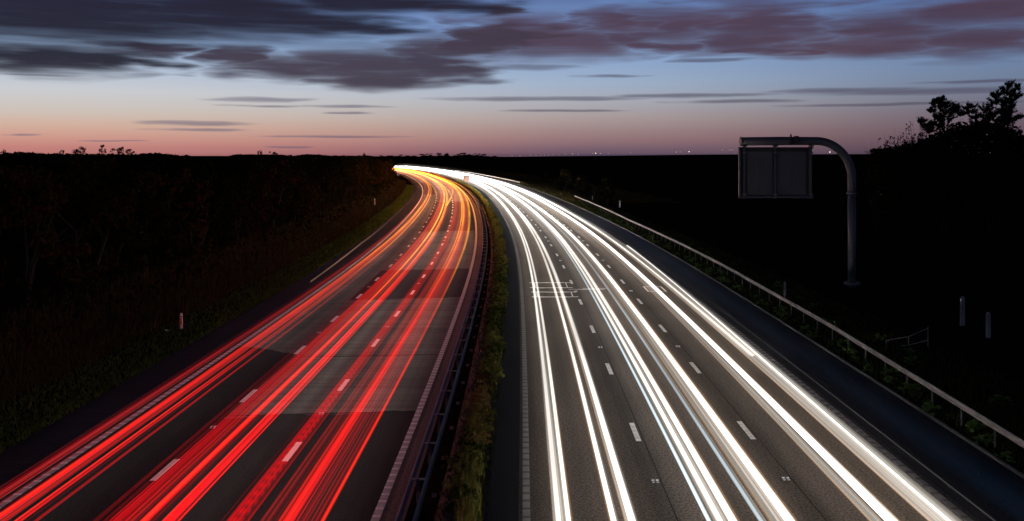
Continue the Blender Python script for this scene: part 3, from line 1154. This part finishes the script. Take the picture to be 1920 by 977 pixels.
def roadside():
    marker_post(-18.75, 52, .12, 1.0, 'white marker post with red reflector standing on the left verge', w=.17)
    marker_post(-24.4, 163, 1.2, 1.1, 'tiny red and white marker post on the dry grass bank up the left verge', w=.2)
    marker_post(19.4, 165, ZR - .05, 1.0, 'pale marker post behind the guard rail near its far end', False, 'post_white', .24)
    marker_post(16.4, 187, ZR - .05, .9, 'tiny pale marker post beyond the far end of the guard rail', False, 'post_white', .16)
    marker_post(17.55, 59, ZR - .05, 1.15, 'small grey marker post rising behind the middle of the guard rail', False, 'post_grey', .14)
    marker_post(24.8, 50.5, .55, 1.75, 'tall grey bollard post in the dark field below the gantry', False, 'post_grey', .26)
    marker_post(24.35, 46.9, .55, 1.5, 'shorter grey bollard post right of the tall one, in front', False, 'post_grey', .24)
    # hand rail of the maintenance steps
    hr = empty('hand_rail', (19.95, 44, .65), 'thin metal hand rail on three posts descending the right bank', 'hand rail')
    pts = [(0, 0, 0, 1.2), (-.8, .3, -.1, .78), (-1.72, .7, -.12, .55)]
    for x, y, z, h in pts:
        MB().tube([(x, y, z - .3), (x, y, z + h)], .03, 8).build('post', M['steel'], hr)
    MB().tube([(pts[0][0], pts[0][1], pts[0][3] - .08), (pts[1][0], pts[1][1], pts[1][3] - .12), (pts[2][0], pts[2][1], pts[2][3] - .15)], .014, 6).build('rail', M['steel_dull'], hr)
    MB().tube([(pts[0][0], pts[0][1], .55), (pts[1][0], pts[1][1], .25), (pts[2][0], pts[2][1], .08)], .014, 6).build('rail', M['steel_dull'], hr)
    # back of a matrix sign in the reserve
    y = 297
    x = (874.5 - 960) / FPX * y
    sg = empty('matrix_sign', (x, y, .4), 'small grey sign seen from behind on the central reserve at the bend', 'sign')
    MB().box((0, 0, 2.0), (2.0, .3, 2.0)).box((0, -.18, 2.0), (.08, .06, 1.9)).box((-.5, -.18, 2.0), (.05, .05, 1.9)).box((.5, -.18, 2.0), (.05, .05, 1.9)).build('sign_box', M['sign_grey'], sg)
    for sx in (-.6, .6):
        MB().box((sx, .05, .4), (.14, .14, 1.3)).build('leg', M['steel'], sg)
        MB().box((sx - .2, -.3, -.05), (.3, .3, .75)).build('footing', M['post_grey'], sg)
    # blue sign at the left edge far round the bend
    y = 395
    x = (746.5 - 960) / FPX * y
    z = CAM_Z + (290 - 327) / FPX * y
    bs = empty('road_sign', (x, y, .2), 'tiny round blue road sign at the dark trees where the road disappears', 'sign')
    d = MB()
    d.cyl((0, -.03, z - .2), (0, .03, z - .2), .62, 20)
    d.build('sign_disc', M['blue'], bs)
    MB().cyl((0, -.05, z - .2), (0, -.035, z - .2), .3, 12).build('sign_symbol', M['post_white'], bs)
    MB().cyl((0, .08, -.3), (0, .08, z), .05, 8).build('pole', M['steel'], bs)
    # scrap of litter on the left verge
    l_ = MB()
    l_.v = [(-.2, 0, .02), (.05, -.06, .05), (.2, .05, .03), (.02, .12, .12), (-.1, .05, .15), (0, .02, 0)]
    l_.f = [(0, 1, 4), (1, 2, 3), (1, 3, 4), (0, 4, 5), (4, 3, 5), (2, 5, 3), (0, 5, 1), (1, 5, 2)]
    o = l_.build('litter', M['litter'])
    o.location = (-19.2, 51.0, .22)
    props(o, 'scrap of pale litter in the grass beside the left marker post', 'litter')


def town_lights():
    Y = 1500
    amber, white_ = lamp_mat('street_lamp_amber', (1.0, .62, .30), 1.5), lamp_mat('street_lamp_white', (1.0, .82, .6), 2.2)
    spots = [(995, 291.0, 0), (1005, 291.2, 0), (1014, 291, 0), (1021, 290.7, 0), (1029, 290.4, 0), (1037, 290, 0), (1074, 288.6, 1), (1085, 289.2, 0), (1112, 287.6, 0),
             (1118, 287.4, 2), (1126, 287.8, 1), (1141, 288, 0), (1183, 286.8, 0), (1270, 285.3, 1), (1278, 285, 0), (1292, 284.6, 2), (1355, 281.6, 0), (1369, 281.3, 0),
             (1373, 281.2, 0), (1377, 281.2, 0), (1556, 285.2, 3), (1568, 285.6, 0), (1892, 276, 1), (1903, 277.2, 0), (1918, 276.2, 2), (1060, 289.4, 0), (1048, 290, 0), (960, 292, 0), (975, 292, 0)]
    protos = {}
    for i, (px, py, big) in enumerate(spots):
        x = (px - 960) / FPX * Y
        z = CAM_Z + (290 - py) / FPX * Y
        r = (.34, .48, .7, .85)[big]
        gz = 3.0
        root = empty('street_lamp', (x, Y + 3 * (i % 5), gz), 'distant street lamp shining on the horizon', 'street lamp', 'far street lamps along the horizon')
        b = MB()
        b.tube([(0, 0, z - gz - r * .8), (0, 0, z - gz - r * .4), (0, 0, z - gz + r * .4), (0, 0, z - gz + r * .8)], [r * .4, r, r, r * .4], 8)
        b.build('lamp_head', white_ if big >= 2 else amber, root)
        MB().tube([(0, .2, -1), (0, .2, z - gz - r * .6)], .09, 6).build('pole', M['steel'], root)
        if big == 2 and px > 1100 and px < 1130:
            root["label"] = 'brightest amber street lamp on the horizon right of the white trails'
        if big == 3:
            root["label"] = 'bright street lamp on the horizon under the bend of the gantry arm'


# ------------------------------------------------------------------ plants
def leaf_quads(centres, size, flat=.6, squash=(1, 1, 1)):
    n = len(centres)
    a = rng.normal(size=(n, 3))
    a /= np.linalg.norm(a, axis=1)[:, None]
    b = rng.normal(size=(n, 3))
    b -= (a * b).sum(1)[:, None] * a
    b /= np.linalg.norm(b, axis=1)[:, None]
    s = size * rng.uniform(.6, 1.35, n)
    a = a * s[:, None]
    b = b * (s * flat)[:, None]
    c = np.asarray(centres)
    return np.stack([c - a * .5, c - b * .5, c + a * .5, c + b * .5], axis=1)


def bush_mesh(name, seed, nclump, nleaf, leaf, shape, mat):
    """unit-high bush: leaf clumps spread through an uneven dome"""
    r = np.random.default_rng(seed)
    pts = []
    for i in range(nclump):
        h = r.uniform(.06, .9) ** .8
        rad = shape(h) * math.sqrt(r.uniform(.1, 1))
        a = r.uniform(0, 2 * math.pi)
        c = np.array([rad * math.cos(a), rad * math.sin(a), h])
        cs = r.uniform(.05, .13)
        k = int(nleaf / nclump * r.uniform(.5, 1.5))
        d = r.normal(size=(k, 3))
        d /= np.linalg.norm(d, axis=1)[:, None]
        pts.append(c + d * cs * r.uniform(.2, 1, (k, 1)) ** .5 * np.array([1, 1, .8]))
    p = np.concatenate(pts)
    p = p[p[:, 2] > .0]
    p[:, 2] /= p[:, 2].max()
    return p, leaf_quads(p, leaf)


def make_plant(name, cat, seed, nclump, nleaf, leaf, shape, mat, trunks=3, trunk_r=.02, trunk_h=.6):
    _, q = bush_mesh(name, seed, nclump, nleaf, leaf, shape, mat)
    root = empty(name, (0, 0, 0), 'x', cat)
    quads_ob('crown', q, mat, root)
    r = random.Random(seed)
    b = MB()
    for i in range(trunks):
        a = r.uniform(0, 6.28)
        d = r.uniform(.03, .16)
        p0 = (d * .2 * math.cos(a), d * .2 * math.sin(a), -.04)
        p1 = (d * math.cos(a), d * math.sin(a), trunk_h * .5)
        p2 = (d * 1.9 * math.cos(a + .3), d * 1.9 * math.sin(a + .3), trunk_h * r.uniform(.8, 1.2))
        b.tube([p0, p1, p2], [trunk_r, trunk_r * .7, trunk_r * .25], 6)
        for j in range(3):
            t = r.uniform(.3, .9)
            s = [p1[k] * (1 - t) + p2[k] * t for k in range(3)]
            a2 = r.uniform(0, 6.28)
            e = (s[0] + .18 * math.cos(a2), s[1] + .18 * math.sin(a2), s[2] + r.uniform(.08, .25))
            b.tube([s, e], [trunk_r * .45, trunk_r * .12], 5)
    b.build('trunk', M['bark'], root)
    return root


SKY_X = [-200, 0, 45, 90, 140, 250, 262, 290, 330, 352, 410, 430, 442, 470, 530, 545, 575, 620, 650, 690, 715, 740, 760]
SKY_Y = [283, 283, 281, 285, 285, 287, 286, 283.5, 288, 292, 294, 291, 288, 288, 289, 292, 288, 291, 291, 291, 293, 297, 300]


def skyline_z(x, y):
    px = 960 + x / y * FPX
    return CAM_Z + (290 - float(np.interp(px, SKY_X, SKY_Y))) / FPX * y


def vegetation():
    dome = lambda h: .42 * math.sqrt(max(0.02, 1 - (max(h - .35, 0) / .65) ** 2)) * (.75 + .7 * min(h, .35))
    tall = lambda h: .30 * math.sqrt(max(0.02, 1 - (max(h - .4, 0) / .6) ** 2)) * (.7 + .7 * min(h, .4))
    protos = []
    for i in range(4):
        protos.append(make_plant('bank_bush', 'bush', 11 + i, 34, 2600, .045, dome, M['leaf']))
    for i in range(3):
        protos.append(make_plant('bank_tree', 'tree', 31 + i, 36, 2800, .04, tall, M['leaf_dark'], 2, .024, .7))
    used = set()

    def place(k, x, y, z, h, w, label, group):
        root = protos[k]
        if k in used:
            root = copy_thing(root)
        used.add(k)
        root.location = (x, y, z)
        root.scale = (w, w, h)
        root.rotation_euler = (0, 0, random.uniform(0, 6.28))
        props(root, label, None, group)
        return root
    r = random.Random(5)
    # trees along the top and the foot of the left bank, tops along the skyline
    GB = 'bushes and trees on the dark left bank'
    y = 26.0
    n = 0
    while y < 470:
        for (o, tallness) in ((-24.5 - r.uniform(0, 2.0), .86), (-31 - r.uniform(0, 4), 1.0), (-44 - r.uniform(0, 8), 1.0)):
            yy = y + r.uniform(-1.5, 1.5)
            x = S(yy) + o
            if o > -28 and yy < 60 and r.random() < .45:
                continue
            z = float(ground_z(o, yy)) - .15
            top = skyline_z(x, yy)
            h = (top - z) * (tallness + (r.uniform(-.14, .0) if tallness > .9 else r.uniform(-.3, .1)))
            if h < 1.0:
                h = 1.0
            if o > -28:
                place(r.randrange(4), x, yy, z, h, h * r.uniform(.85, 1.15), 'autumn bush at the foot of the left bank', GB)
            else:
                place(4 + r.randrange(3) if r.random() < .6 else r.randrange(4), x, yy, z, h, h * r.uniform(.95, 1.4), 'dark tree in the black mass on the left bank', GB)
            n += 1
        y += 4.2 if y < 120 else (7.0 if y < 250 else 9.0)
    # trees that stand out on the skyline
    def sky_tree(px, py, yy, k, wpx, label, cat_group='trees on the skyline'):
        x = (px - 960) / FPX * yy
        o = x - S(yy)
        z = float(ground_z(o, yy)) - .2
        top = CAM_Z + (290 - py) / FPX * yy
        place(k, x, yy, z, top - z, wpx / FPX * yy / .75, label, cat_group)
    sky_tree(148, 274, 230, 1, 24, 'bare rounded tree on the left skyline', None)
    sky_tree(192, 271, 240, 4, 17, 'narrow tree standing highest on the left skyline', None)
    sky_tree(215, 277, 245, 2, 22, 'low tree right of the narrow skyline tree', None)
    sky_tree(229, 275, 250, 5, 15, 'middle tree of the clump right of the narrow skyline tree', None)
    sky_tree(242, 279, 250, 0, 18, 'rightmost tree of the clump on the left skyline', None)
    sky_tree(115, 281, 220, 3, 14, 'small tree left of the bare rounded skyline tree', None)
    sky_tree(8, 279, 200, 6, 8, 'small dark tree at the left edge of the skyline', None)
    sky_tree(487, 281, 260, 6, 12, 'thin tree sticking up in the middle of the left skyline', None)
    sky_tree(510, 284, 265, 3, 22, 'bush right of the thin tree on the left skyline', None)
    sky_tree(682, 287, 330, 5, 10, 'pointed tree near the right end of the left bank', None)
    # far trees beyond the bend
    GF = 'far trees beyond the bend'
    for px, py, w, k in ((735, 294, 18, 0), (752, 291, 14, 4), (766, 293, 16, 1), (785, 294, 22, 2), (800, 289, 26, 3), (822, 288, 14, 5), (838, 288, 12, 6), (852, 292, 14, 1),
                         (868, 288, 24, 0), (880, 291, 18, 2), (899, 289, 24, 3), (912, 293, 18, 1), (722, 293, 20, 2), (812, 293, 20, 1), (845, 294, 26, 0), (888, 294, 26, 0), (930, 295.5, 26, 2)):
        yy = 760 + r.uniform(-20, 40)
        x = (px - 960) / FPX * yy
        o = x - S(yy)
        z = float(ground_z(o, yy)) - .4
        top = CAM_Z + (290 - py) / FPX * yy
        place(k, x, yy, z, max(2.0, top - z) * 1.12, w / FPX * yy / .62, 'far dark tree behind the white trails at the bend', GF)
    n_ = 5000
    px = rng.uniform(712, 940, n_)
    yy = 770 + rng.uniform(-15, 60, n_)
    x = (px - 960) / FPX * yy
    top = CAM_Z + (290 - (293.2 + 1.3 * np.sin(px * .31) * np.sin(px * .11) - np.clip((px - 780) / 60, 0, 1) * 1.2 + np.clip((px - 890) / 40, 0, 1) * 2.2)) / FPX * yy
    z = ground_z(x - S(yy), yy)
    q = leaf_quads(np.stack([x, yy, z + (top - z) * rng.uniform(0, 1, n_) ** .6], 1), 1.3)
    props(quads_ob('far_thicket', q, M['leaf_dark']), 'low dark thicket between the far trees beyond the bend', kind='stuff')
    # low bushes on the right verge far off
    for px, py, yy, k, w in ((1062, 317, 230, 4, 46), (1095, 324, 200, 5, 40), (1025, 320, 300, 6, 36), (1140, 330, 170, 4, 44)):
        x = (px - 960) / FPX * yy
        z = float(ground_z(x - S(yy), yy)) - .2
        top = CAM_Z + (290 - py) / FPX * yy
        place(k, x, yy, z, top - z, w / FPX * yy / .8, 'dark bush in the field right of the far carriageway', 'bushes right of the far carriageway')

    # low dark thicket filling the left bank
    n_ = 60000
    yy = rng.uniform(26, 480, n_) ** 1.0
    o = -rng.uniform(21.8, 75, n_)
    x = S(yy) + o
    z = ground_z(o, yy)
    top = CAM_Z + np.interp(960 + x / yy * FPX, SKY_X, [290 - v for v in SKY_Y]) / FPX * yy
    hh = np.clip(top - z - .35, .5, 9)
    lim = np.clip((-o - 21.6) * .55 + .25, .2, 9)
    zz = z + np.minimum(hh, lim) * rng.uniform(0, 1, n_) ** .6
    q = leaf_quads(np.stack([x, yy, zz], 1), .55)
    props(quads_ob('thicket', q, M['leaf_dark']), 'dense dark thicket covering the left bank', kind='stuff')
    for p in list(protos):
        pass


def right_trees():
    Y = 110.0
    k = Y / FPX

    def X(px):
        return (px - 960) * k
    gz = .9
    # leaning pine at the right edge
    def pine(base_px, tip_px, tip_py, blobs, seed, label):
        r = np.random.default_rng(seed)
        bx, tz = X(base_px), CAM_Z + (290 - tip_py) * k
        root = empty('pine_tree', (bx, Y, gz), label, 'tree')
        tr = MB()
        H = tz - gz
        tx = X(tip_px) - bx
        path = [Vector((tx * t ** 1.7, .25 * math.sin(4 * t), H * t)) for t in np.linspace(0, 1, 10)]
        tr.tube([tuple(p) for p in path], [.30 * (1 - .93 * t) for t in np.linspace(0, 1, 10)], 8)
        pts = []
        for (px, py, rw, rh) in blobs:
            c = Vector((X(px) - bx, r.uniform(-1.3, 1.3), CAM_Z + (290 - py) * k - gz))
            t = min(.97, max(.15, (c.z - .35 * abs(c.x - tx * (c.z / H) ** 1.7)) / H))
            i = min(8, int(t * 9))
            base = path[i].lerp(path[i + 1], t * 9 - i)
            tr.tube([tuple(base), tuple(base.lerp(c, .6) + Vector((0, 0, -.12))), tuple(c)], [.07, .045, .015], 5)
            # each limb end carries several ragged needle sprays
            for j in range(13):
                d = r.normal(size=3)
                d /= np.linalg.norm(d)
                cc = np.array(c) + d * np.array([rw * k, .9, rh * k]) * r.uniform(.3, 1.0)
                m = int(26 + 4 * rw)
                up = np.array([d[0] * .55 + .14, d[1] * .5, .30 + .25 * max(d[2], 0)])
                q = r.uniform(-.35, 1.5, m) * r.uniform(.6, 1, m)
                pts.append(cc + up * q[:, None] * min(1.0, rw * k * 1.4) + r.normal(size=(m, 3)) * .065)
        tr.build('trunk', M['bark'], root)
        quads_ob('crown', leaf_quads(np.concatenate(pts), .34, .2), M['needle'], root)
    pine(1858, 1891, 154, [(1890, 160, 4, 8), (1885, 171, 7, 7), (1876, 180, 9, 6), (1893, 182, 8, 8), (1868, 192, 12, 8), (1886, 197, 12, 9), (1857, 205, 11, 7),
                           (1875, 211, 14, 8), (1846, 218, 13, 6), (1860, 222, 16, 8), (1828, 210, 6, 4), (1832, 219, 8, 4), (1880, 226, 12, 6), (1845, 232, 16, 7), (1865, 240, 20, 9)], 61,
         'tall leaning pine against the sky at the right edge')
    pine(1868, 1907, 157, [(1906, 163, 3, 6), (1902, 173, 5, 6), (1896, 190, 6, 7), (1893, 205, 7, 6), (1888, 217, 8, 5), (1900, 224, 8, 4), (1909, 220, 4, 3), (1890, 232, 12, 5),
                           (1897, 252, 9, 5), (1904, 262, 7, 4), (1893, 268, 12, 6), (1880, 250, 14, 8)], 67,
         'slim pine whose tip rises just right of the tall leaning pine')
    pine(1772, 1770, 184, [(1756, 188, 4, 6), (1774, 187, 4, 6), (1750, 194, 4, 4), (1764, 197, 10, 6), (1782, 197, 7, 6), (1752, 207, 6, 5), (1768, 209, 12, 7), (1793, 202, 7, 4), (1806, 203, 6, 4),
                           (1788, 212, 9, 5), (1756, 221, 9, 6), (1775, 223, 14, 7), (1800, 214, 6, 3), (1726, 229, 5, 5), (1733, 238, 8, 5), (1750, 234, 10, 6), (1770, 238, 18, 8), (1745, 246, 12, 6)], 62,
         'shorter flat topped pine left of the tall leaning one')
    # thinly leaved twiggy shrubs between hedge and pines
    r = random.Random(9)
    for i, (px, py, lab) in enumerate(((1628, 248, 'thin twiggy shrub above the left end of the dark hedge'), (1662, 236, 'twiggy shrub second from the left above the dark hedge'),
                                       (1690, 228, 'twiggy shrub in the middle of the row above the hedge'), (1722, 217, 'tallest twiggy shrub left of the flat topped pine'),
                                       (1748, 232, 'twiggy shrub touching the flat topped pine'))):
        h = CAM_Z + (290 - py) * k - gz
        root = empty('twiggy_shrub', (X(px), Y - 3 + i * .7, gz), lab, 'shrub', 'twiggy shrubs above the hedge on the right')
        b = MB()
        pts = []
        for j in range(26):
            a = r.uniform(0, 6.28)
            d = r.uniform(.2, 2.0)
            top = (d * math.cos(a), d * math.sin(a) * .7, h * r.uniform(.72, 1.0) - d * .5)
            mid = (top[0] * .55, top[1] * .55, top[2] * .6)
            b.tube([(top[0] * .1, top[1] * .1, 0), mid, top], [.05, .025, .006], 4)
            for m in range(4):
                t = r.uniform(.2, .95)
                s = [mid[q] * (1 - t) + top[q] * t for q in range(3)]
                e = (s[0] + r.uniform(-.6, .6), s[1] + r.uniform(-.5, .5), s[2] + r.uniform(.2, .8))
                b.tube([s, e], [.014, .004], 4)
                for w in range(7):
                    tt = r.uniform(.2, 1.0)
                    pts.append([s[q] * (1 - tt) + e[q] * tt + r.gauss(0, .08) for q in range(3)])
        b.build('stems', M['bark'], root)
        quads_ob('crown', leaf_quads(np.array(pts), .22), M['leaf_dark'], root)
    # clipped hedge and filling thicket
    n_ = 9000
    xs = rng.uniform(X(1597), X(1700), n_)
    tops = CAM_Z + (290 - 277.5) * k
    q = leaf_quads(np.stack([xs, Y - 8 + rng.uniform(0, 3, n_), gz + (tops - gz - .15) * rng.uniform(0, 1, n_) ** .5], 1), .38)
    props(quads_ob('hedge', q, M['leaf_dark']), 'clipped dark flat topped hedge right of the gantry mast', 'hedge')
    n_ = 34000
    px = rng.uniform(1655, 2050, n_)
    ceil = np.interp(px, [1655, 1690, 1730, 1760, 1800, 1850, 1890, 1905, 1918, 1930, 2050], [278, 270, 258, 246, 228, 226, 240, 264, 279, 281, 281])
    z = gz + (CAM_Z + (290 - ceil) * k - gz) * rng.uniform(0, 1, n_) ** .5 * (1 - .05 * rng.random(n_))
    q = leaf_quads(np.stack([(px - 960) * k, Y - 1.5 + rng.uniform(-2, 3, n_), z], 1), .45)
    props(quads_ob('undergrowth', q, M['leaf_dark']), 'dense dark undergrowth round the pines on the right', kind='stuff')


def blades(name, n, ofun, yfun, h0, h1, w, mat, label, zfun=None, lean=.35):
    y = yfun(n)
    o = ofun(n, y)
    x = S(y) + o
    z = (ground_z(o, y) if zfun is None else zfun(o, y)) - .02
    a = rng.uniform(0, 2 * math.pi, n)
    h = rng.uniform(h0, h1, n)
    ww = w * rng.uniform(.6, 1.4, n) * (1 + y / 60.0)
    dx, dy = np.cos(a) * ww, np.sin(a) * ww
    lx, ly = rng.normal(0, lean, n) * h, rng.normal(0, lean, n) * h
    V = np.stack([np.stack([x - dx, y - dy, z], 1), np.stack([x + dx, y + dy, z], 1),
                  np.stack([x + dx * .3 + lx, y + dy * .3 + ly, z + h], 1), np.stack([x - dx * .3 + lx, y - dy * .3 + ly, z + h], 1)], 1)
    o_ = quads_ob(name, V, mat)
    props(o_, label, kind='stuff')


def ymix(a, b, p=1.7):
    return lambda n: a + (b - a) * rng.uniform(0, 1, n) ** p


def grasses():
    clump = lambda o, y: np.sin(o * 2.1 + np.sin(y * .7) * 2) * np.cos(y * .9 + o)
    blades('grass', 52000, lambda n, y: -17.22 - rng.uniform(0, 1, n) ** 1.3 * 3.2, ymix(24, 300, 2.0), .05, .22, .012, M['grass'], 'short green grass on the verge left of the hard shoulder')
    blades('dry_grass', 42000, lambda n, y: -19.6 - rng.uniform(0, 1, n) ** 1.2 * 5.0, ymix(24, 320, 1.6), .25, .95, .012, M['dry'], 'tall dry grass at the foot of the left bank', lean=.25)
    blades('rough_grass', 36000, lambda n, y: 15.0 + rng.uniform(0, 1, n) * 5.5, ymix(20, 300, 1.9), .08, .34, .016, M['rough'], 'rough dark grass on the verge under the right guard rail')

    def resz(o, y):
        return np.interp(o, [-2.35, -.45], [0, ZR - .02])
    blades('reserve_grass', 16000, lambda n, y: -2.0 + rng.uniform(0, 1, n) ** .6 * 1.5, ymix(20, 300, 1.8), .05, .22, .012, M['rough'], 'low weeds growing on the bank of the central reserve', resz)
    blades('far_grass', 30000, lambda n, y: 15.5 + rng.uniform(0, 1, n) * 22, ymix(180, 640, 1.2), .2, .7, .02, M['dry'], 'pale rough grass on the outside of the far bend')

    blades('reserve_weeds', 22000, lambda n, y: -1.1 + rng.normal(0, .15, n) + .12 * np.sin(y * .35), ymix(20, 330, 1.8), .15, .6, .009, M['weed'], 'tall grassy weeds along the top of the central reserve', resz, .16)

    # weed clumps in the central reserve, one plant each
    r = random.Random(3)
    dome = lambda h: .5 * math.sqrt(max(.03, 1 - (h - .3) ** 2 / .55))
    P = [make_plant('weed_clump', 'weeds', 81 + i, 26, 2200, .055, dome, M['weed'] if i < 3 else M['weed_dry'], 3, .012, .6) for i in range(4)]
    for p in P:
        q = []
    used = set()
    y = 24.5
    i = 0
    while y < 170:
        k = r.randrange(3)
        if 33 < y < 36 or 29 < y < 29.9:
            k = 3
        root = P[k]
        if k in used:
            root = copy_thing(root)
        used.add(k)
        o = -1.0 + r.uniform(-.22, .25) + .12 * math.sin(y * .35)
        if y < 28.5:
            o -= .25
        root.location = (S(y) + o, y, float(np.interp(o, [-2.35, -.45], [0, ZR])) - .03)
        sc = r.uniform(.55, .95) * (1.25 if 33.5 < y < 36.5 else 1)
        w = r.uniform(.75, 1.05)
        root.scale = (w, w * 1.6, sc)
        root.rotation_euler = (0, 0, r.uniform(-.3, .3))
        props(root, 'dry brown weed clump in the central reserve' if k == 3 else 'green weed clump in the row along the central reserve', None, 'weed clumps along the central reserve')
        y += r.uniform(.6, 1.0) * (1 if y < 80 else 1.5)
        i += 1
    # leafy plants along the right verge between kerb and rail
    V = [make_plant('verge_plant', 'weeds', 91 + i, 14, 500, .14, dome, M['grass'], 2, .012, .6) for i in range(3)]
    used = set()
    y = 24
    while y < 130:
        k = r.randrange(3)
        root = V[k]
        if k in used:
            root = copy_thing(root)
        used.add(k)
        o = r.uniform(15.0, 15.9) if r.random() < .6 else r.uniform(16.8, 18.5)
        root.location = (S(y) + o, y, float(ground_z(o, y)) - .03)
        w = r.uniform(.5, 1.0)
        root.scale = (w, w, r.uniform(.25, .55))
        root.rotation_euler = (0, 0, r.uniform(0, 6))
        props(root, 'low leafy plant on the right verge by the guard rail', None, 'leafy plants on the right verge')
        y += r.uniform(.9, 2.0)


land()
roads()
markings()
central_barrier()
right_barrier()
gantry()
roadside()
town_lights()
vegetation()
right_trees()
grasses()
red_trails()
white_trails()
